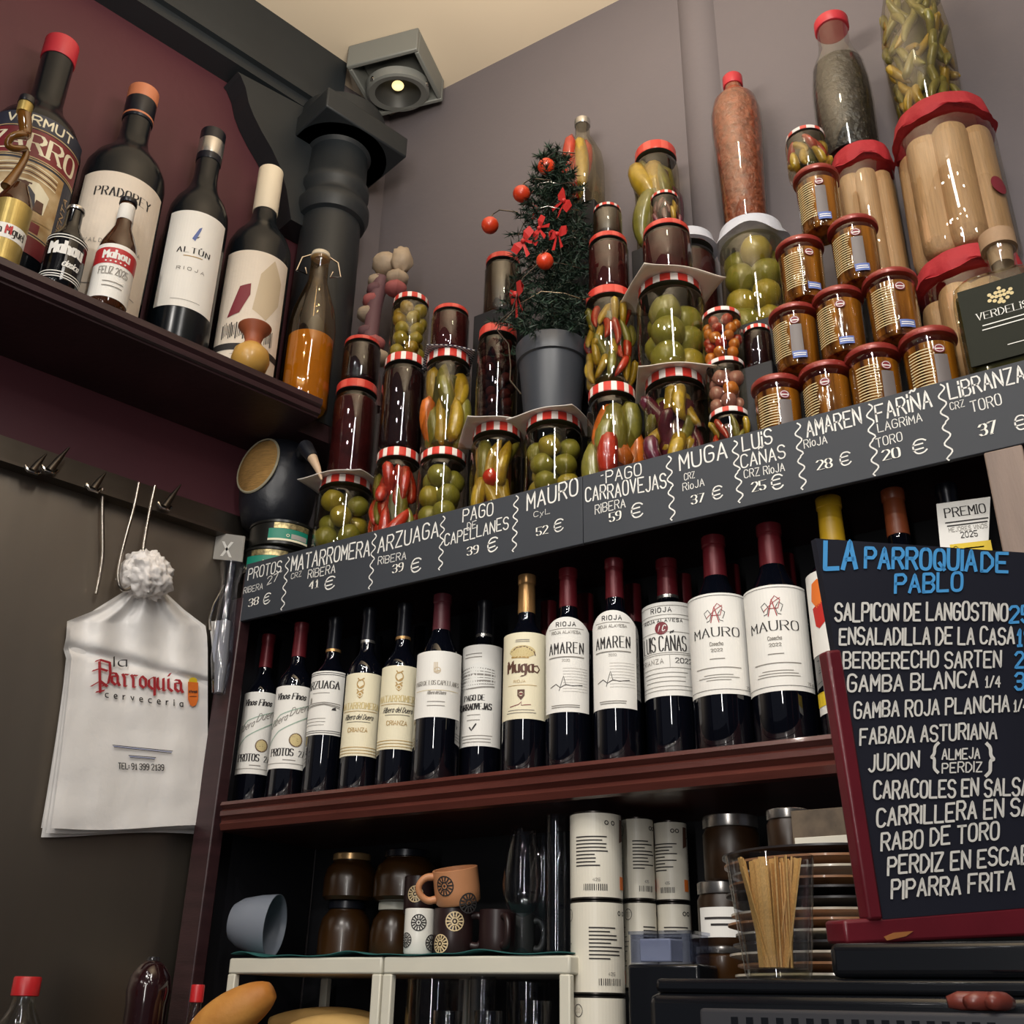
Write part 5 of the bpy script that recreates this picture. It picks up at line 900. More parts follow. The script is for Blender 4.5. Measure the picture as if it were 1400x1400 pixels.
MB().lathe([(Rf * .5, 0), (Rf * .80, zf * .08), (Rf * .93, zf * .25), (Rf, zf * .52), (Rf * .95, zf * .72), (Rf * .78, zf * .88), (Rf * .45, zf * .97), (Rf * .05, zf)], 'leather_black', 48).build('body', t)
fa = face_cam(Vector((pf_.x, YT, 0))); dn = Vector((math.cos(fa - .75), math.sin(fa - .75), .18)).normalized(); ux = Vector((0, 0, 1)).cross(dn).normalized(); uy = dn.cross(ux)
def skin(th, a, f): d = dn * math.cos(th) + (ux * math.cos(a) + uy * math.sin(a)) * math.sin(th); return Vector((d.x * Rf * f * 1.05, d.y * Rf * f * 1.05, zf * .53 + d.z * zf * .5 * f))
mt = MB(); mt.grid(lambda a, b: skin(.62 * b, 2 * PI * a, 1.015), 40, 8, 'straw'); sd = mt.build('straw_disc', t)
MB().tube([skin(.645, 2 * PI * j / 40, 1.012) for j in range(40)], .0028, 'stitch', 6, True).build('stitching', sd)
hp = [on_y(*q, YT - .05) - Vector(t.location) for q in ((418, 612), (427, 626), (434, 640), (440, 656))]; MB().tube([hp[0] + Vector((-.03, .03, .01)), hp[0], hp[1]], [.020, .016, .0125], 'leather_black', 14).build('spout_collar', t); MB().tube(hp[1:], [.0105, .007, .002], 'horn', 14).build('spout', t)
p2 = on_y(306, 692, 1.40); t = thing('leather_flask', 'second black leather flask, half hidden left of the big one', 'flask', (p2.x, 1.375, p2.z - .045))
MB().ball((0, 0, .045), .048, 'leather_black', 28, sz=.95, sy=.8).build('body', t); MB().tube([(.01, 0, .085), (.03, .005, .098), (.05, .008, .11)], [.016, .012, .01], 'horn', 12).build('neck', t)
MB().tube([(0, .02, .09), (-.01, .03, .13), (-.03, .035, .20), (-.035, .04, .26)], .003, 'leather_black', 6).build('hanging_strap', t)
# tag and wrapped tongs hanging by the cabinet post
yk = 1.335; a, b, c_, d = [on_y(*q, yk) for q in ((296, 728), (334, 733), (330, 768), (291, 764))]; o = Vector(a)
m = MB(); m.prism([a - o, b - o, c_ - o, d - o], (0, .003, 0), 'tag_grey')
e1, e2 = (b - a), (d - a)
for (u0, v0, u1, v1) in ((.3, .3, .62, .85), (.62, .28, .3, .85)):
    w_ = .05; m.add([Vector(e1 * (u0 - w_) + e2 * v0) - Vector((0, .0008, 0)), Vector(e1 * (u0 + w_) + e2 * v0) - Vector((0, .0008, 0)), Vector(e1 * (u1 + w_) + e2 * v1) - Vector((0, .0008, 0)), Vector(e1 * (u1 - w_) + e2 * v1) - Vector((0, .0008, 0))], [(0, 1, 2, 3)], 'ink_white')
tag(m.build('card_tag', loc=o, smooth=False), 'grey card with a white X clipped at the cabinet corner', 'tag')
yk = 1.325; pp = [on_y(*q, yk) for q in ((318, 772), (314, 800), (308, 850), (303, 900), (299, 948))]; o = Vector(pp[0]); t = thing('wrapped_tongs', 'clear wrapped serving tongs hanging beside the cabinet post', 'tongs', o)
MB().tube([q - o for q in pp], [.024, .016, .018, .020, .012], 'glass:plastic', 14).build('plastic_sleeve', t); MB().tube([pp[2] - o, pp[3] - o, pp[4] - o], [.011, .013, .008], 'tag_grey', 10).build('pale_handle', t); MB().tube([pp[0] - o, pp[1] - o, pp[2] - o], .006, 'chrome', 8).build('steel_arm', t)
MB().tube([on_y(*q, yk) - o for q in ((308, 800), (294, 825), (287, 845), (288, 862))], .003, 'chrome', 6).build('side_wire', t)
m = MB(); pl = [on_y(*q, yk + .02) - o for q in ((286, 850), (300, 848), (302, 900), (292, 905))]; m.prism(pl, (0, .004, 0), 'bag_white'); m.build('white_sleeve', t)
# ================================================================ rail, hooks and the bundle of bags on the steel wall
CB = CW + .008
z0r = on_l(80, 655, CB + .03).z; rl = MB(); a_ = .3
rl.prism([L(CB, a_, z0r), L(CB + .03, a_, z0r), L(CB + .03, a_, z0r + .006), L(CB + .004, a_, z0r + .006), L(CB + .004, a_, z0r + .06), L(CB, a_, z0r + .06)], LT * .78, 'steel_dark'); rail = tag(rl.build('steel_rail', smooth=False), 'steel ticket rail along the dark wall below the shelf', 'rail')
for i, (x, y, lab) in enumerate(((45, 640, 'steel clip furthest left on the rail'), (68, 640, 'pointed steel clip with raised tip, second on the rail'), (128, 665, 'short steel clip in the middle of the rail'), (225, 690, 'pointed steel clip at the right end of the rail'))):
    q = on_l(x, y, CB + .034); t = thing('rail_clip', lab, 'clip', q, math.atan2(LT.y, LT.x), 'steel clips on the rail'); s = .75 if i % 2 else .5
    MB().tube([(0, 0, -.006), (.014 * s, 0, .026 * s), (.034 * s, 0, .07 * s)], [.008, .006, .0015], 'steel_dark', 10).build('tip', t); MB().tube([(-.014, 0, .0), (-.008, -.004, -.010), (.008, -.004, -.010), (.014, 0, 0)], .003, 'chrome', 8).build('jaw', t)
ch = CB + .05
def hook(label, pts, cc):
    q = [on_l(x, y, cc) for x, y in pts]; o = Vector(q[0]); t = MB().tube(chaik([v - o for v in q])[0], .0034, 'wire', 8).build('wire_hook', loc=o, angle=80); return tag(t, label, 'hook', 'wire hooks on the rail')
hook('bent wire hook holding the bundle of white bags', [(190, 660), (184, 692), (170, 740), (161, 780), (162, 800), (170, 809), (184, 800), (194, 776), (197, 740), (205, 696), (212, 664)], ch + .03)
hook('thin wire hook left of the white bags', [(140, 668), (140, 720), (141, 760), (136, 790), (131, 812)], CB + .02)
# bags
def pq(x, y, cc): return on_l(x, y, cc)
def bag(label, dl, cc, front):
    o = pq(185, 830, cc); rows = 120; cols = 70; t = thing('plastic_bag', label, 'bag', o, 0, 'white carrier bags in one hanging bundle'); m = MB()
    Lp = [(178, 806), (136, 833), (97, 848), (96, 870), (93, 885), (98, 900), (92, 960), (84, 1030), (76, 1090), (70, 1132)]; Rp_ = [(222, 806), (252, 834), (281, 856), (283, 870), (284, 890), (284, 920), (284, 970), (284, 1040), (285, 1090), (284, 1131)]
    ky = [0, .06, .1, .16, .2, .26, .45, .68, .86, 1.0]
    def edge(lst, f):
        for i in range(len(ky) - 1):
            if f <= ky[i + 1] or i == len(ky) - 2:
                s = (f - ky[i]) / (ky[i + 1] - ky[i]); return lst[i][0] + (lst[i + 1][0] - lst[i][0]) * s, lst[i][1] + (lst[i + 1][1] - lst[i][1]) * s
    def relief(a, f):
        fold = .011 * math.exp(-f * 4.0) * math.sin((a - .5) * 21 + 1) + .008 * math.exp(-((a - .5) / .16) ** 2) * math.exp(-f * 3.5) + .004 * math.sin(a * 11 + 2 * math.sin(f * 5)) * max(0, f - .45)
        n = noise.noise(Vector((a * 3 + cc * 9, f * 7, 2))) * .003 + noise.noise(Vector((a * 7, f * 4.0, 5))) * .002
        return fold + n - .007 * math.exp(-((f - .205 - .11 * a) / .022) ** 2) + .004 * math.exp(-((f - .165 - .11 * a) / .03) ** 2) + .003 * math.sin(a * 9 + f * 2) * f * f + .004 * (1 - (2 * a - 1) ** 4)
    def fn(a, f):
        lx, ly = edge(Lp, f); rx, ry = edge(Rp_, f); lx -= dl * (.3 + .7 * f); x = lx + (rx - lx) * a; y = ly + (ry - ly) * a + (3 * math.sin(a * 5 + dl) + dl * .7) * f; return pq(x, y, cc + relief(a, f)) - o
    m.grid(fn, cols, rows, 'bag_white'); m.grid(lambda a, f: pq(*((lambda e, g: (e[0] - dl * (.3 + .7 * f) + (g[0] - e[0] + dl * (.3 + .7 * f)) * a, e[1] + (g[1] - e[1]) * a))(edge(Lp, f), edge(Rp_, f))), cc - .006) - o, cols, 8, 'bag_white')
    m.build('bag_body', t, angle=80)
    if front:
        def mpb(off):
            def g(x, y):                                             # photo position on the bag's front sheet
                f = min(max((y - 815) / 317, 0), 1); lx = edge(Lp, f)[0]; rx = edge(Rp_, f)[0]; a = (x - lx) / (rx - lx); return pq(x, y, cc + relief(a, f) + off) - o
            return lambda u, v: g(u, -v)
        A = mpb(.0042); pr_ = MB(); kw = dict(sub=2)
        # red blackletter word
        def nibw(s, x, y, h, W, k, slope, nb, w): write(pr_, s, x, -y, h, A, k, W=W, w=w, nib=nb, slope=slope, sub=2)
        BL = {'P': '06 17 27 47 46 34 24|17 1a|13 33|0b 29', 'a': '04 24 33 31 40|33 03 01 20 31', 'r': '04 13 10 20|14 34', 'o': '14 03 01 20 31 33 14', 'q': '24 03 01 20|34 3b|24 34', 'u': '04 01 10 31|34 30 40', 'i': '04 01 20|05 16'}
        sv = {k: G[k] for k in BL}; G.update({k: v for k, v in BL.items() if k != 'P'})
        nibw('arroquia', 153, 936, 24, 97, 'ink_red', -.11, (2.0, .9), 1.7)
        G.update(sv)
        for pts in ([(131, 904), (137, 902), (150, 906), (151, 920), (148, 934), (140, 938)], [(136, 905), (137, 946)], [(127, 917), (137, 914), (146, 917)], [(125, 938), (137, 931), (146, 938)], [(132, 946), (142, 944)]): ribbon(pr_, [(x, -y) for x, y in pts], 3.2, A, 'ink_red', (1.6, .8), 2)
        nibw('la', 156, 911, 13, 17, 'ink', .0, (1.1, .6), 1.4); write(pr_, 'cerveceria', 144, -953, 8, A, 'ink', W=106, w=1.4, slope=-.125, sub=2, gap=6)
        poly(pr_, [(257, -932), (271, -933), (271, -956), (268, -964), (264, -966), (260, -964), (257, -956)], A, 'ink_orange'); disc(pr_, 264, -931, 5, A, 'ink_yellow', 1.2, 12)
        B_ = mpb(.0048); write(pr_, 'la Parroquia', 264, -947, 3.4, B_, 'ink_brown', W=11, align='c', w=.6, sub=2); lines(pr_, 259, 269, -952, 1, 3, B_, 'ink_brown', .8)
        for (x0, x1, y, s) in ((154, 236, 1020, -.10), (176, 213, 1034, -.08)):
            for r in range(3): ribbon(pr_, [(x0 + r, -y - 1.4 * r + 1.4), (x1 - r, -y - 1.4 * r + 1.4 + (x1 - x0) * s)], .9, A, 'ink_blue' if r == 1 else 'ink', None, 3)
        write(pr_, 'TEL: 91 399 2139', 162, -1051, 8, A, 'ink', W=62, w=1.2, slope=-.04, sub=2)
        pr_.build('print', t, smooth=False)
        cr = MB(); cc0 = pq(200, 787, cc + .025) - o
        def rf(d): n = noise.noise(d * 2.1 + Vector((4, 1, 2))); return 1 + .32 * abs(n) - .12 + .22 * abs(noise.noise(d * 4.3)) + .10 * noise.noise(d * 9)
        cr.ball(cc0, .046, 'bag_crumple', 72, sx=1.0, sy=1.0, sz=.95, fn=rf); cr.build('gathered_top', t, angle=75)
bag('rearmost white bag of the hanging bundle, its left edge showing', 14, CB + .012, False); bag('middle white bag of the hanging bundle, between the front and rear ones', 7, CB + .028, False); bag('front white plastic carrier bag with red blackletter print', 0, CB + .046, True)
# ================================================================ niche below the bottles: racks, cloth, crockery
ZRK = 1.318
def rack(label, xa, xb, y0=1.36, y1=1.60):
    t = thing('shelf_rack', label, 'rack', ((xa + xb) / 2, (y0 + y1) / 2, 1.145), 0, 'white metal racks on the back counter'); w = (xb - xa) / 2; d = (y1 - y0) / 2; h = ZRK - 1.145
    MB().box((-w, -d, h - .024), (w, d, h), 'rack_white').build('top', t, bevel=.003)
    for sx in (-1, 1):
        for sy in (-1, 1): MB().box((min(sx * w, sx * (w - .017)), min(sy * d, sy * (d - .012)), 0), (max(sx * w, sx * (w - .017)), max(sy * d, sy * (d - .012)), h - .024), 'rack_white').build('leg', t, bevel=.002)
    return t
xl, xmid, xr_ = on_y(313, 1318, 1.36).x, on_y(523, 1314, 1.36).x, on_y(779, 1308, 1.36).x
rack('left white metal rack with bread rolls below', xl, xmid - .002); rack('right white metal rack with glasses below', xmid + .002, xr_)
gc = MB(); gc.grid(lambda a, b: Vector((xl + .004 + (xr_ - xl - .01) * a, 1.362 + .22 * b - (.004 if b == 0 else 0), ZRK + .0022 + (.006 * max(0, math.sin(a * 17 + 1)) ** 3 + .001 * math.sin(a * 40)) * (1 - b) + .0005)), 80, 8, 'cloth_green')
tag(gc.build('green_cloth', solid=.0015), 'dark green cloth spread over the white racks', 'cloth')
ZN = ZRK + .0045
def niche(x, y, Y): p = on_y(x, y, Y); return p
# plastic bowl lying on its side
p = on_y(355, 1255, 1.42); t = thing('plastic_bowl', 'frosted plastic bowl standing on edge at the left of the green cloth', 'bowl', (p.x, 1.42, ZN), -.5)
Rb = .052; bw = MB(); bw.shell([(Rb * .6, -.045), (Rb * .78, -.03), (Rb * .92, .0), (Rb, .03), (Rb * .97, .03), (Rb * .88, 0), (Rb * .74, -.026), (Rb * .2, -.03)], 'frosted_plastic', 40); bw.add([(Rb * .6 * math.cos(2 * PI * i / 40), Rb * .6 * math.sin(2 * PI * i / 40), -.045) for i in range(40)], [tuple(range(39, -1, -1))], 'frosted_plastic')
bw.build('bowl', t, loc=(0, 0, Rb), rot=(0, PI / 2 + .08, .9))
# honey jars in the dark
def hjar(label, x, yb, yt, w, Y, z, lid, k='honey'):
    p = on_y(x, (yb + yt) / 2, Y); R = w / F_PX * depth(p) / 2 * .95; H = on_y(x, yt, Y - R).z - z; t = thing('preserve_jar', label, 'jar', (p.x, Y, z))
    MB().lathe([(R * .88, 0), (R, .006), (R, H * .45), (R * .9, H * .68), (R * .72, H * .80), (R * .66, H * .84), (R * .66, H * .86)], k, 32).build('jar_body', t); MB().lathe([(R * .70, H * .85), (R * .72, H * .86), (R * .72, H * .98), (R * .68, H)], lid, 32).build('lid', t); return z + H
z = hjar('lower brown jar in the left stack behind the green cloth', 473, 1295, 1228, 76, 1.52, ZN, 'cap_black'); hjar('upper brown jar with brass lid in the left stack', 480, 1226, 1162, 76, 1.52, z, 'lid_brass')
z = hjar('lower brown jar with pale lid behind the white mug', 540, 1295, 1230, 70, 1.53, ZN, 'lid_cream'); hjar('wide dark brown jar in shadow above the pale lidded jar', 556, 1225, 1156, 92, 1.53, z, 'cap_black')
def rosette(m, u, v, r, mp, k):
    ring(m, u, v, r, r * .13, mp, k); ring(m, u, v, r * .36, r * .14, mp, k); disc(m, u, v, r * .14, mp, k, 1, 10)
    for i in range(14): a = 2 * PI * i / 14; ribbon(m, [(u + r * .55 * math.cos(a), v + r * .55 * math.sin(a)), (u + r * .88 * math.cos(a), v + r * .88 * math.sin(a))], r * .16, mp, k)
    for i in range(6): a = 2 * PI * i / 6; disc(m, u + r * .44 * math.cos(a), v + r * .44 * math.sin(a), r * .1, mp, k, 1, 8)
def mug(label, x, yb, yt, w, Y, z, k, pat, spots, handle, loc=None, rot=(0, 0, 0), patname='pattern'):
    p = loc or on_y(x, (yb + yt) / 2, Y); R = w / F_PX * depth(p) / 2 * .97; H = (on_y(x, yt, Y - R).z - z) if not loc else .062
    t = thing('espresso_mug', label, 'mug', (p.x, Y, z)); t.rotation_euler = rot
    MB().lathe([(R * .9, 0), (R * .97, .003), (R, H * .4), (R, H * .99), (R * .97, H), (R * .92, H * .99), (R * .9, H * .2), (R * .1, H * .14)], k, 40).build('cup', t)
    if handle is not None:
        a = handle; e = Vector((math.cos(a), math.sin(a), 0)); hd = MB().tube(*chaik([e * (R * .96) + UP * H * .84, e * (R * 1.35) + UP * H * .86, e * (R * 1.68) + UP * H * .66, e * (R * 1.66) + UP * H * .40, e * (R * 1.35) + UP * H * .18, e * (R * .96) + UP * H * .2], [.006, .0055, .005, .005, .0055, .006], 2), k, 12); hd.build('handle', t, angle=80)
    fa = face_cam(p); pm = MB(); mp = cyl(R, fa, H * .5)
    for u, v, r in spots: rosette(pm, u * R, v * H, r * R, mp(.0006), pat)
    pm.build('printed_rosettes', t, smooth=False); return z + H, R
cr_ = lambda p: face_cam(p)
zm, _ = mug('white espresso mug with dark printed rosettes', 573, 1298, 1241, 42, 1.40, ZN, 'mug_white', 'ink', [(-.05, .18, .5), (-.95, -.2, .45), (1.0, -.25, .5)], None)
pd_ = on_y(620, 1270, 1.425)
zm2, _ = mug('dark brown espresso mug with cream rosettes under the clay mug', 620, 1297, 1240, 56, 1.425, ZN, 'mug_dark', 'mug_pattern', [(.05, .2, .44), (-.68, -.28, .42)], cr_(pd_) + 1.25)
pc = on_y(628, 1210, 1.425); zc_ = zm2 + .002
t0 = mug('clay coloured mug with dark printed rosettes, tilted on the dark mug', 628, 1236, 1182, 64, 1.425, zc_ + .006, 'clay', 'ink', [(-.55, .1, .4), (.45, -.45, .4)], cr_(pc) - 1.5, rot=(.26, .0, 0))
mug('dark mug with cream rosette half behind the clay mug', 573, 1238, 1196, 42, 1.475, zm + .0, 'mug_dark', 'mug_pattern', [(-.25, .0, .5)], None)
pg = on_y(684, 1270, 1.45); mug('brown mug with round handle right of the dark rosette mug', 680, 1296, 1242, 52, 1.45, ZN, 'mug_dark', 'mug_dark', [], cr_(pg) + .35)
pg = on_y(716, 1272, 1.50); mug('grey mug in shadow behind the wine glass stem', 712, 1292, 1248, 40, 1.52, ZN, 'lamp_dark', 'lamp_dark', [], cr_(pg) + 1.4)
def wineglass(label, x, yb, yt, w, Y):
    p = on_y(x, (yb + yt) / 2, Y); R = w / F_PX * depth(p) / 2; H = on_y(x, yt, Y).z - ZN; t = thing('wine_glass', label, 'glass', (p.x, Y, ZN))
    MB().shell([(R * .62, H), (R * .85, H * .8), (R, H * .55), (R * .92, H * .43), (R * .6, H * .33), (R * .1, H * .29)], 'glass:thin', 36).build('bowl', t); MB().shell([(R * .1, H * .3), (R * .07, H * .2), (R * .08, H * .05), (R * .3, H * .02), (R * .72, 0)], 'glass:thin', 28).build('stem', t)
wineglass('tall stemmed wine glass on the green cloth beside the cans', 714, 1296, 1134, 56, 1.42); wineglass('second wine glass behind the tall one, half hidden by the clear cylinder', 742, 1290, 1140, 46, 1.51)
def tumbler(label, x, yb, yt, w, Y, z, name='glass_tumbler', grp=None, taper=.85):
    p = on_y(x, (yb + yt) / 2, Y); R = w / F_PX * depth(p) / 2; H = on_y(x, yt, Y - R).z - z; t = thing(name, label, 'glass', (p.x, Y, z), 0, grp)
    MB().shell([(.002, .006), (R * taper * .95, .006), (R * .96, H * .99), (R, H), (R * taper, 0), (.002, 0)], 'glass:thin', 32).build('glass', t, angle=50); return z + H
tumbler('tall clear glass cylinder at the right end of the green cloth', 761, 1296, 1112, 32, 1.45, ZN, 'glass_vase', None, 1.0)
# glasses inside the right rack
ZK = 1.145; GG = 'clear glasses inside the right white rack'
tumbler('wide clear glass at the left inside the right rack', 594, 1400, 1338, 80, 1.44, ZK, grp=GG, taper=.95); tumbler('tall ribbed glass in the middle of the right rack', 660, 1400, 1333, 36, 1.46, ZK, grp=GG, taper=.95)
tumbler('tall clear glass at the right inside the right rack', 722, 1400, 1342, 60, 1.50, ZK, grp=GG, taper=.95); tumbler('short glass in front, left of the two short ones in the rack', 612, 1400, 1382, 40, 1.375, ZK, grp=GG); tumbler('short glass in front of the tall ribbed glass', 668, 1400, 1382, 40, 1.375, ZK, grp=GG); tumbler('short glass at the front right corner of the rack', 732, 1400, 1368, 46, 1.385, ZK, grp=GG)
# bread
def loaf(label, a, b, r, k, z, name='bread_loaf', tilt=0):
    A, B = Vector(a), Vector(b); n = 16; pts = [A.lerp(B, i / n) for i in range(n + 1)]; o = A.copy()
    rs = [max(.004, r * math.sin(PI * min(1, (i / n) * .9 + .06)) ** .45) for i in range(n + 1)]; m = MB().tube([p_ - o for p_ in pts], rs, k, 20); return tag(m.build(name, loc=o, angle=80), label, 'bread')
b0, b1 = on_y(262, 1420, 1.26), on_y(372, 1354, 1.31)
loaf('golden crusty bread loaf leaning out beside the left rack', b0, b1, .034, 'bread', 0)
q0, q1 = on_y(395, 1412, 1.40), on_y(520, 1408, 1.44); loaf('pale baguette lying inside the left rack', q0, q1, .026, 'bread_pale', 0); q0, q1 = on_y(370, 1400, 1.46), on_y(515, 1396, 1.52); loaf('second pale baguette behind the first inside the left rack', q0, q1, .024, 'bread_pale', 0)
bs = MB().box((xl + .02, 1.376, 1.1455), (xmid - .022, 1.585, 1.182), 'bare_wood'); tag(bs.build('bread_board', bevel=.004), 'wooden board under the baguettes inside the left rack', 'board')
# stacked cans
def d_can(m, mp, w, h):
    a = mp(.0006); b = mp(.001)
    for cx_ in (-w * .30, w * .28):
        ring(m, cx_, h * .38, h * .07, h * .008, a, 'ink', .9); ell(m, cx_, h * .38, h * .09, h * .05, a, 'ink_brown', 4)
    for i in range(9): ribbon(m, [(-w * .48, h * (.22 - i * .06)), (-w * (.28 + .1 * random.random()), h * (.22 - i * .06))], h * .014, a, 'ink_grey'); ribbon(m, [(-w * .12, h * (.22 - i * .045)), (w * (.0 + .14 * random.random()), h * (.22 - i * .045))], h * .016, a, 'ink'); ribbon(m, [(w * .3, h * (.22 - i * .06)), (w * (.40 + .08 * random.random()), h * (.22 - i * .06))], h * .014, a, 'ink_grey')
    for i in range(12): ribbon(m, [(-w * .06 + i * w * .014, -h * .37), (-w * .06 + i * w * .014, -h * .44)], w * random.choice((.004, .007)), a, 'ink')
    for u in (.10, .15): ring(m, u * w, h * .40, h * .024, h * .012, a, 'ink', 1.0)
    write(m, '425', w * .0, -h * .33, h * .035, a, 'ink_grey', W=w * .05, w=h * .006); strips(m, w * .06, -h * .42, -h * .26, lambda u, v: b(u + w * .24, v), 'ink_orange', 3); poly(m, [(w * .21, h * .16), (w * .27, h * .2), (w * .27, h * .46), (w * .22, h * .46)], b, 'ink_brown')
def can_stack(x, Y, w, ys, labs, turn=0):
    zs = [on_y(x, y, Y - .03).z for y in ys]; p = on_y(x, 1180, Y); R = w / F_PX * depth(p) / 2 * .97; z = zs[0]; hh = (zs[0] - zs[1]); base = zs[0]
    for i, lab in enumerate(labs):
        zb = base - hh * (i + 1); t = thing('food_can', lab, 'can', (p.x, Y, zb), 0, 'tall white printed cans'); 
        MB().lathe([(R * .96, .0), (R * 1.01, .001), (R * 1.01, .004), (R, .005), (R, hh - .006), (R * 1.01, hh - .005), (R * 1.01, hh - .001), (R * .96, hh - .0006), (R * .9, hh - .003)], 'can_rim', 40).build('can', t)
        lb = MB(); mp = cyl(R, face_cam(p) + math.radians(turn + 30 * i), hh / 2); w_ = 2 * PI * R; patch(lb, mp(.0006), w_, hh - .007, 'can_white', nu=48); d_can(lb, lambda off: mp(off + .0005), w_ * .9, hh - .012); lb.build('paper_wrap', t, smooth=False)
    return base - hh * len(labs), p, R
e_, pp_, RR = can_stack(815, 1.42, 72, (1108, 1230), ['top white printed can of the frontmost stack', 'middle white printed can of the frontmost stack', 'bottom white printed can of the frontmost stack'], -8)
can_stack(873, 1.50, 42 / .97, (1114, 1230), ['top can of the narrower stack second from the left', 'lower can of the narrower stack second from the left'], 20); can_stack(918, 1.535, 46, (1119, 1232), ['top can of the third stack, in half shadow', 'lower can of the third stack, in half shadow'], -25)
zlow2 = on_y(873, 1114, 1.47).z; cab.name = 'wall_cabinet'
hh2 = zlow2 - on_y(873, 1230, 1.47).z; xx = on_y(873, 1180, 1.5).x
tag(MB().box((xx - .03, 1.47, 1.145), (on_y(918, 1180, 1.535).x + .03, 1.58, min(on_y(873, 1114, 1.47).z - 2 * hh2, on_y(918, 1119, 1.505).z - 2 * (on_y(918, 1119, 1.505).z - on_y(918, 1232, 1.505).z)) - .0005), 'niche_black').build('black_crate', bevel=.003), 'black crate under the two rear can stacks', 'crate')
# black box with a clear plastic tray on it
a, b = on_y(857, 1318, 1.36), on_y(955, 1316, 1.36); zt = a.z
tag(MB().box((a.x, 1.36, 1.145), (b.x, 1.425, zt), 'machine_black').build('black_box', bevel=.004), 'matte black box in front of the rear cans', 'box')
ct = MB(); h_ = on_y(900, 1278, 1.37).z - zt; w_ = on_y(944, 1295, 1.365).x - on_y(862, 1295, 1.365).x; x_ = on_y(862, 1295, 1.365).x
for bx2 in (((0, 0, 0), (w_, .06, .002)), ((0, 0, .002), (w_, .002, h_)), ((0, .058, .002), (w_, .06, h_)), ((0, .002, .002), (.002, .058, h_)), ((w_ - .002, .002, .002), (w_, .058, h_)), ((-.002, -.002, h_), (w_ + .002, .062, h_ + .004))): ct.box(*bx2, 'glass:plastic')
tag(ct.build('plastic_tray', loc=(x_, 1.365, zt + .0005), smooth=False), 'clear plastic tray standing on the matte black box', 'tray')
ns = MB(); ns.box((.008, .01, .0), (w_ * .62, .05, h_ * .8), 'bag_white'); tag(ns.build('napkin_stack', loc=(x_, 1.365, zt + .003), bevel=.002), 'stack of white napkins inside the clear plastic tray', 'napkins')
# three jars by the plates
def sjar(label, x, yt, yb, w, Y, z, k, lab=None, lid='lid_silver'):
    p = on_y(x, (yt + yb) / 2, Y); R = w / F_PX * depth(p) / 2 * .96; H = on_y(x, yt, Y - R).z - z; t = thing('preserve_jar', label, 'jar', (p.x, Y, z))
    MB().lathe([(R * .92, 0), (R, .004), (R, H * .72), (R * .9, H * .8), (R * .9, H * .82)], k, 32).build('jar_body', t); MB().lathe([(R * .97, H * .81), (R * .98, H * .82), (R * .98, H * .985), (R * .94, H)], lid, 32).build('lid', t)
    if lab: lb = MB(); mp = cyl(R, face_cam(p), H * .36); patch(lb, mp(.0006), R * 2.2, H * .46, 'paper_white'); lines(lb, -R * .8, R * .8, H * .06, 2, H * .1, mp(.0011), 'ink', H * .035, .5); lb.build('paper_label', t, smooth=False)
    return z + H
YJ = 1.475; zj = 1.145
tag(MB().box((on_y(985, 1300, YJ).x - .05, YJ - .045, 1.1455), (on_y(985, 1300, YJ).x + .05, YJ + .045, on_y(985, 1345, YJ).z), 'niche_black').build('black_crate', bevel=.003), 'black crate under the column of silver lidded jars', 'crate')
z = on_y(985, 1345, YJ).z + .0005
z = sjar('honey jar with silver lid at the foot of the jar column', 990, 1293, 1345, 78, YJ, z, 'honey'); z = sjar('jar with white paper label and silver lid, middle of the jar column', 990, 1203, 1290, 74, YJ, z, 'brown_preserve', True); z = sjar('tall brown jar with silver lid at the top of the jar column', 1000, 1110, 1200, 80, YJ, z, 'brown_preserve')
# plates
YP = 1.215; xp = on_y(1140, 1200, YP).x; zp = 1.2775; ztop_ = on_y(1130, 1150, YP - .12).z; PL = [('plate_white', 0), ('plate_brown', 1), ('plate_white', 0), ('plate_dark', 2), ('plate_white', 0), ('plate_brown', 1), ('plate_white', 0), ('plate_dark', 2), ('plate_dark', 2), ('plate_brown', 1), ('plate_white', 0), ('plate_brown', 1), ('plate_dark', 2)]
hpz = (ztop_ - zp) / len(PL); PN = {0: 'white', 1: 'tan', 2: 'dark'}; cnt = {}
ORDN = ['lowest', 'second lowest', 'third lowest', 'fourth', 'fifth', 'sixth', 'seventh', 'eighth', 'ninth', 'tenth', 'eleventh', 'second highest', 'topmost']
for i, (k, kk) in enumerate(PL):
    Rp2 = .112 + .004 * ((i * 7) % 3 - 1) + (.006 if i == len(PL) - 1 else 0)
    o = MB().lathe([(Rp2 * .6, 0), (Rp2 * .62, .001), (Rp2 * .9, hpz * .45), (Rp2, hpz * .75), (Rp2, hpz * .97), (Rp2 * .8, hpz * .8), (Rp2 * .5, hpz * .6)], k, 56).build('plate', loc=(xp + .004 * ((i * 5) % 3 - 1), YP + .003 * ((i * 3) % 3 - 1), zp + i * hpz)); tag(o, '%s plate, %s in the stack behind the chalk menu board' % (PN[kk], ORDN[i]), 'plate', 'stacked plates on the coffee machine')
zpt = zp + len(PL) * hpz
z = sjar('dark jar with silver lid standing on the plate stack', 1078, 1103, 1140, 62, 1.235, zpt, 'brown_preserve')
a = on_y(1128, 1120, 1.19); b2 = on_y(1103, 1087, 1.16)
ob = MB(); ob.box((-.028, -.03, 0), (.05, .03, b2.z - zpt - .016), 'olive_box'); ob.box((-.026, -.031, .0), (.05, -.03, .014), 'can_white'); tag(ob.build('patterned_box', loc=(a.x, 1.19, zpt + .0005), bevel=.002), 'patterned cardboard box on the plates beside the menu board edge', 'box')
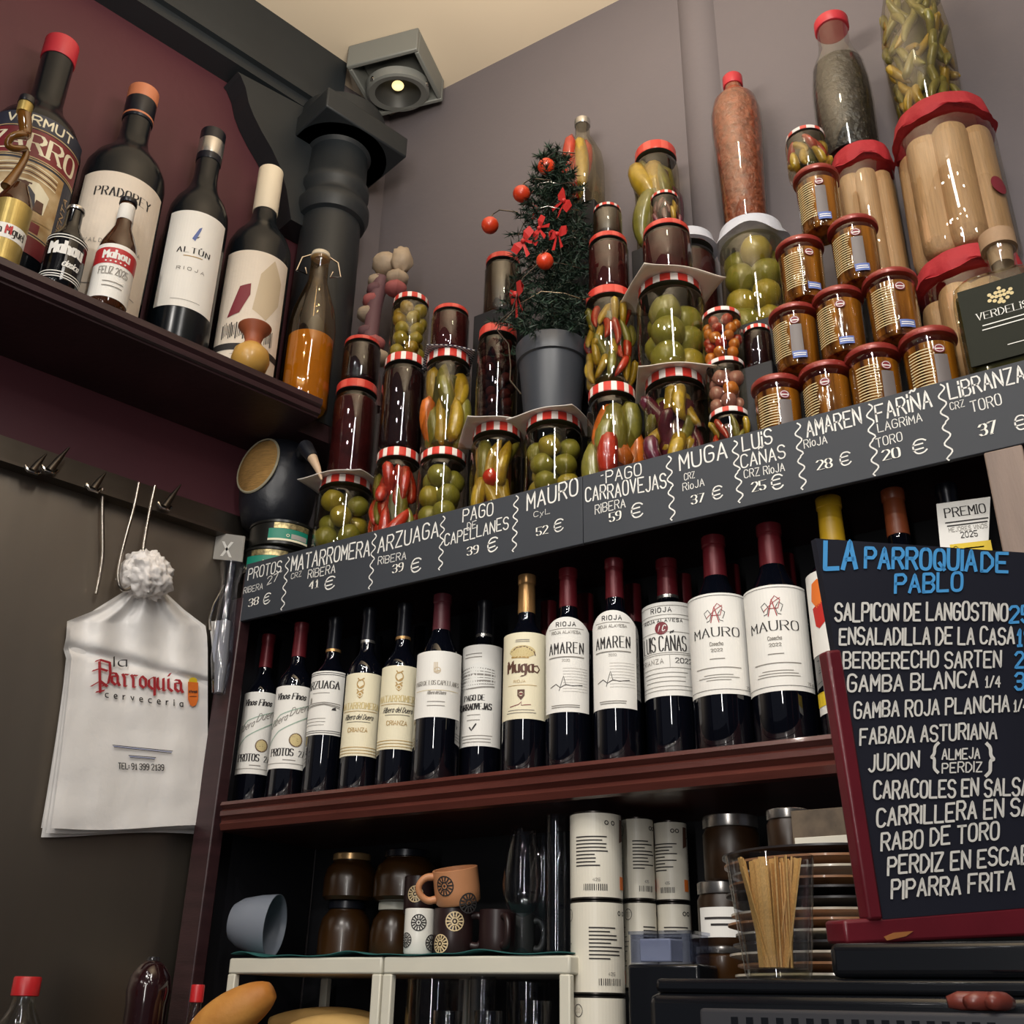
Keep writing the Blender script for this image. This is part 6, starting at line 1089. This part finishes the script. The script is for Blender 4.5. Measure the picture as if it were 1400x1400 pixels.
# ================================================================ coffee machine, stirrers, menu board
mc = thing('coffee_machine', 'black coffee machine with vented front at the bottom right', 'coffee machine', (0, 1.1, .9))
ZM = 1.277; xl_ = on_y(884, 1360, .93).x
cm = MB(); cm.box((xl_, -.17, .0), (.40, .225, ZM - .9 - .012), 'machine_black'); cm.build('body', mc, bevel=.008)
tp = MB(); tp.box((xl_ + .006, -.165, ZM - .9 - .012), (.40, .225, ZM - .9), 'machine_black'); tp.build('top_tray', mc, bevel=.004)
a = on_y(955, 1378, .885); vp = MB(); vp.box((a.x, -.215, .1), (.40, -.171, a.z - .9), 'machine_panel'); vp.build('vent_panel', mc, bevel=.003)
for i in range(18):
    x0 = on_y(1000 + i * 20.5, 1390, .885).x; MB().box((x0, -.2165, .12), (x0 + .0055, -.214, a.z - .9 - .006), 'machine_black').build('vent_slot', mc)
# glass of stirrers
YG = .975; pg = on_y(1064, 1330, YG); zg0 = ZM + .0005; Hg = on_y(1050, 1167, YG - .02).z - zg0; Rt_ = 59 / F_PX * depth(on_y(1047, 1170, YG)); Rb_ = 45 / F_PX * depth(pg)
xg = on_y(1058, 1255, YG).x
t = thing('glass_tumbler', 'clear tapered glass full of wooden stirrers on the coffee machine', 'glass', (xg, YG, zg0)); MB().shell([(.002, .008), (Rb_ * .9, .009), (Rt_ * .965, Hg - .001), (Rt_, Hg), (Rb_, .004), (Rb_ * .9, 0), (.002, 0)], 'glass:thin', 44).build('glass', t, angle=50)
base = MB(); base.lathe([(Rb_ * .3, .0012), (Rb_ * .92, .0014), (Rb_ * .92, .0075), (Rb_ * .3, .0078)], 'glass:pale', 32); base.build('thick_base', t)
rs_ = random.Random(11); SL = 'flat wooden coffee stirrer among many in the tapered glass'
fa = face_cam(Vector((xg, YG, 0))); e1 = Vector((-math.sin(fa), math.cos(fa), 0)); e2 = Vector((math.cos(fa), math.sin(fa), 0))
sme = None
for i in range(46):
    if i < 30: b_u, t_u = -.55 + .036 * i + rs_.uniform(-.05, .05), -.45 + .03 * i + rs_.uniform(-.05, .05)
    elif i < 36: b_u, t_u = -.4 + rs_.uniform(-.15, .1), -.80 + rs_.uniform(0, .15)
    else: b_u, t_u = rs_.uniform(.0, .5), .35 + rs_.uniform(0, .42)
    vv = rs_.uniform(-.45, .5); q0 = e1 * b_u * Rb_ * .85 * (1 if abs(vv) < .45 else .8) + e2 * vv * Rb_ * .8; q1 = e1 * t_u * Rt_ * .9 + e2 * (vv * .8) * Rt_ * .8; z1 = Hg * rs_.uniform(.90, 1.0)
    q0 = Vector((q0.x, q0.y, .009)); q1 = Vector((q1.x, q1.y, z1))
    d = (q1 - q0); ln = d.length
    if sme is None: oo = MB().box((-.0028, -.0007, 0), (.0028, .0007, 1), 'stirrer').build('wooden_stirrer', smooth=False); sme = oo.data; bpy.data.objects.remove(oo)
    o = bpy.data.objects.new('wooden_stirrer', sme); COL.objects.link(o); o.location = Vector((xg, YG, zg0)) + q0; rot = d.to_track_quat('Z', 'Y').to_euler(); o.rotation_euler = (Matrix.Rotation(0, 3, 'Z') @ d.to_track_quat('Z', 'Y').to_matrix() @ Matrix.Rotation(fa + PI / 2 + rs_.uniform(-.5, .5) - 0, 3, 'Z')).to_euler(); o.scale = (1, 1, ln); tag(o, SL, 'stirrer', 'wooden stirrers in the glass')
# menu board: find its plane from its corners' sight lines and its level edges
bdir = ray(4868, 1035).normalized(); rT = ray(1118, 737); rB = ray(1205, 1258); adir = (rB * rT.dot(bdir) - rT * rB.dot(bdir)); 
if adir.z > 0: adir = -adir
adir.normalize(); bn = adir.cross(bdir).normalized()
if bn.dot(ray(1250, 1000)) > 0: bn = -bn
foot = ray(1158, 1290); zfoot = ZM + .029; P_foot = CAM + foot * ((zfoot - CAM.z) / foot.z); pd = bn.dot(P_foot - CAM)
def bp(x, y, off=0.0): r = ray(x, y); return CAM + r * ((pd + off) / bn.dot(r))
mbd = thing('menu_board', 'black menu board with blue heading, white handwritten dishes and dark red frame', 'menu board', bp(1205, 1290)); o = Vector(mbd.location)
xe = 1490
def bq(x, y, off=0.0): return bp(x, y, off) - o
topR = bq(xe, 737 + .066 * (xe - 1118)); 
MB().prism([bq(1115, 736), topR, bq(xe, 1259 - .075 * (xe - 1155)), bq(1207, 1257)], -bn * .008, 'menu_board').build('board', mbd)
MB().prism([bq(1128, 890) + bn * .003, bq(1148, 888) + bn * .003, bq(1206, 1258) + bn * .003, bq(1186, 1258) + bn * .003], -bn * .016, 'menu_frame').build('side_post', mbd, bevel=.003)
MB().prism([bq(xe - 30, 860), bq(xe + 6, 862), bq(xe - 6, 1232), bq(xe - 40, 1232)], -bn * .018, 'menu_frame').build('side_post', mbd, bevel=.003)
MB().prism([bq(1154, 1258), bq(xe, 1259 - .08 * (xe - 1155)), bq(xe, 1293 - .05 * (xe - 1155)), bq(1158, 1291)], -bn * .03, 'menu_frame').build('bottom_rail', mbd, bevel=.003)
MB().prism([bq(1208, 1281), bq(1222, 1275), bq(1248, 1273), bq(1238, 1280), bq(1212, 1286)], bn * .0008, 'bare_wood').build('worn_patch', mbd)
leg = MB(); leg.prism([bq(1300, 800) - bn * .01, bq(1330, 800) - bn * .01, bq(1400, 1280) - bn * .09, bq(1370, 1280) - bn * .09], -bn * .015, 'menu_frame'); leg.build('back_strut', mbd)
def bm_(off):
    f = lambda u, v: bq(u, -v) + bn * off
    return f
MENU = [('LA', 1127, 778, 1169, 776, 36, 'b'), ('PARROQUIA', 1182, 776, 1333, 780, 27, 'b'), ('DE', 1341, 781, 1376, 782, 25, 'b'), ('PABLO', 1223, 811, 1314, 807, 24, 'b'),
 ('SALPICON DE LANGOSTINO', 1141, 849, 1376, 848, 23, 'w'), ('25', 1379, 852, 1408, 850, 22, 'b'), ('ENSALADILLA DE LA CASA', 1147, 881, 1385, 881, 22, 'w'), ('19', 1388, 884, 1410, 882, 22, 'b'),
 ('BERBERECHO SARTEN', 1152, 914, 1367, 912, 21, 'w'), ('26', 1387, 913, 1412, 912, 21, 'b'), ('GAMBA BLANCA', 1158, 946, 1335, 940, 22, 'w'), ('1/4', 1345, 940, 1366, 939, 15, 'w'), ('30', 1387, 943, 1414, 942, 22, 'b'),
 ('GAMBA ROJA PLANCHA', 1167, 982, 1378, 973, 21, 'w'), ('1/4', 1384, 973, 1404, 972, 15, 'w'), ('FABADA ASTURIANA', 1175, 1018, 1361, 1009, 21, 'w'), ('JUDION', 1187, 1055, 1255, 1049, 21, 'w'), ('{', 1271, 1057, 1281, 1057, 30, 'w'), ('ALMEJA', 1287, 1039, 1338, 1037, 14, 'w'), ('PERDIZ', 1287, 1057, 1341, 1055, 13, 'w'), ('}', 1347, 1062, 1358, 1062, 34, 'w'),
 ('CARACOLES EN SALSA', 1194, 1092, 1405, 1087, 23, 'w'), ('CARRILLERA EN SALSA', 1198, 1130, 1452, 1110, 24, 'w'), ('RABO DE TORO', 1204, 1164, 1364, 1147, 23, 'w'), ('PERDIZ EN ESCABECHE', 1213, 1196, 1466, 1174, 24, 'w'), ('PIPARRA FRITA', 1218, 1229, 1385, 1215, 24, 'w')]
for s, x0, y0, x1, y1, h, c_ in MENU:
    m = MB(); kx = 1.0; hd = h > 24 or c_ == 'b'
    write(m, s, x0, -y0, h, bm_(.0012), 'menu_blue' if c_ == 'b' else 'menu_white', W=x1 - x0, w=h * (.17 if c_ == 'b' else .14) if h > 16 else h * .15, hand=.25 if c_ == 'b' else .6, slant=.02, slope=-(y1 - y0) / (x1 - x0), sub=1.2); m.build('chalk_line', mbd, smooth=False)
# black tray under the board and the odds and ends on the machine
ty = P_foot.y; bx0 = on_y(1147, 1320, ty - .02).x
bt = MB(); bt.box((bx0, ty - .045, ZM + .0005), (.33, ty + .10, ZM + .027), 'machine_black'); tag(bt.build('black_tray', bevel=.006), 'glossy black tray under the menu board', 'tray')
for i in range(5):
    q = on_y(1326 + i * 11, 1362, .905); o_ = MB().tube([(-.014, 0, 0), (-.006, .001, .001), (.006, .001, .001), (.014, 0, 0)], [.004, .0065, .0065, .004], 'sausage', 12).build('dried_sausage', loc=(q.x, .895 + .012 * (i % 2), a.z + .0068), rot=(0, 0, .2 + i * .25), angle=80); tag(o_, 'small dried sausage in the little heap on the ledge above the vent slots', 'sausage', 'dried sausages on the coffee machine')
# ================================================================ bottles at the bottom left
def plastic(label, x, yt, capw, bodyw, c, k, cap, Hh=.30, name='soda_bottle', wrap=False):
    p = on_l(x, yt + 40, c); s = depth(p) / F_PX; zt = on_l(x, yt, c).z; z0 = .97; H = zt - z0; R = bodyw * s / 2; rn = capw * s / 2 * .85; t = thing(name, label, 'bottle', (p.x, p.y, z0))
    pf = [(R * .9, 0), (R, .01), (R, H - .12), (R * .95, H - .10), (R * .62, H - .065), (rn * 1.05, H - .04), (rn, H - .028), (rn, H - .012)]
    if k.startswith('glass'): MB().shell(pf, k, 32).build('bottle_body', t, angle=60); MB().lathe([(R * .85, .004), (R * .95, .012), (R * .95, H - .13), (R * .3, H - .128)], 'cola', 28).build('drink', t)
    else: pf = [(R * .9, 0), (R, .01), (R * .98, H - .07), (R * 1.06, H - .05), (R * .95, H - .028), (R * .6, H - .012), (R * .35, H - .006)]; rn = R * .25; MB().lathe(pf, k, 32).build('bottle_body', t, angle=60)
    MB().lathe([(rn * 1.1, H - .026), (rn * 1.2, H - .025), (rn * 1.2, H - .002), (rn * 1.1, H)], cap, 30).build('cap', t)
    return t
plastic('clear soda bottle with red cap at the bottom left corner', 31, 1335, 36, 96, CB + .16, 'glass:clear', 'cap_plastic_red'); plastic('dark bottle wrapped in clear plastic below the white bags', 204, 1308, 20, 56, CB + .13, 'cola', 'glass:plastic', name='wrapped_bottle'); plastic('small red capped bottle beside the dark wrapped bottle', 266, 1346, 18, 40, CB + .17, 'glass:clear', 'cap_plastic_red', name='sauce_bottle')
# ================================================================ ceiling lamp
lc = on_z(541, 110, 3.44); lamp = thing('ceiling_lamp', 'grey square ceiling spotlight with round gimbal ring above the column', 'lamp', (lc.x, lc.y, ZC - .0005), .25)
bx = MB(); w2, d2, hh = .098, .09, .075
for q in (((-w2, -d2, -hh), (w2, -d2 + .012, 0)), ((-w2, d2 - .012, -hh), (w2, d2, 0)), ((-w2, -d2 + .012, -hh), (-w2 + .012, d2 - .012, 0)), ((w2 - .012, -d2 + .012, -hh), (w2, d2 - .012, 0)), ((-w2 + .012, -d2 + .012, -.01), (w2 - .012, d2 - .012, 0))): bx.box(*q, 'lamp_grey')
bx.build('housing', lamp, bevel=.003)
tm = Matrix.Rotation(-.25, 4, 'X')
rg = MB(); rg.shell([(.076, -.092), (.082, -.088), (.082, -.066), (.074, -.06), (.062, -.07), (.060, -.090), (.076, -.092)], 'lamp_grey', 48); gr = rg.build('gimbal_ring', lamp, rot=(.22, 0, 0))
rf_ = MB(); rf_.shell([(.060, -.090), (.045, -.06), (.025, -.045), (.001, -.043)], 'lamp_dark', 40); rfo = rf_.build('reflector', lamp, rot=(.22, 0, 0)); MB().ball((0, 0, -.066), .016, 'lamp_glow', 20, sz=.7).build('bulb', rfo)
for a in (0, 2.1, 4.2): MB().lathe([(.007, -.012), (.007, .0), (.004, .002)], 'chrome', 12).build('screw', gr, loc=(.083 * math.cos(a), .083 * math.sin(a), -.082), rot=(0, PI / 2, a))
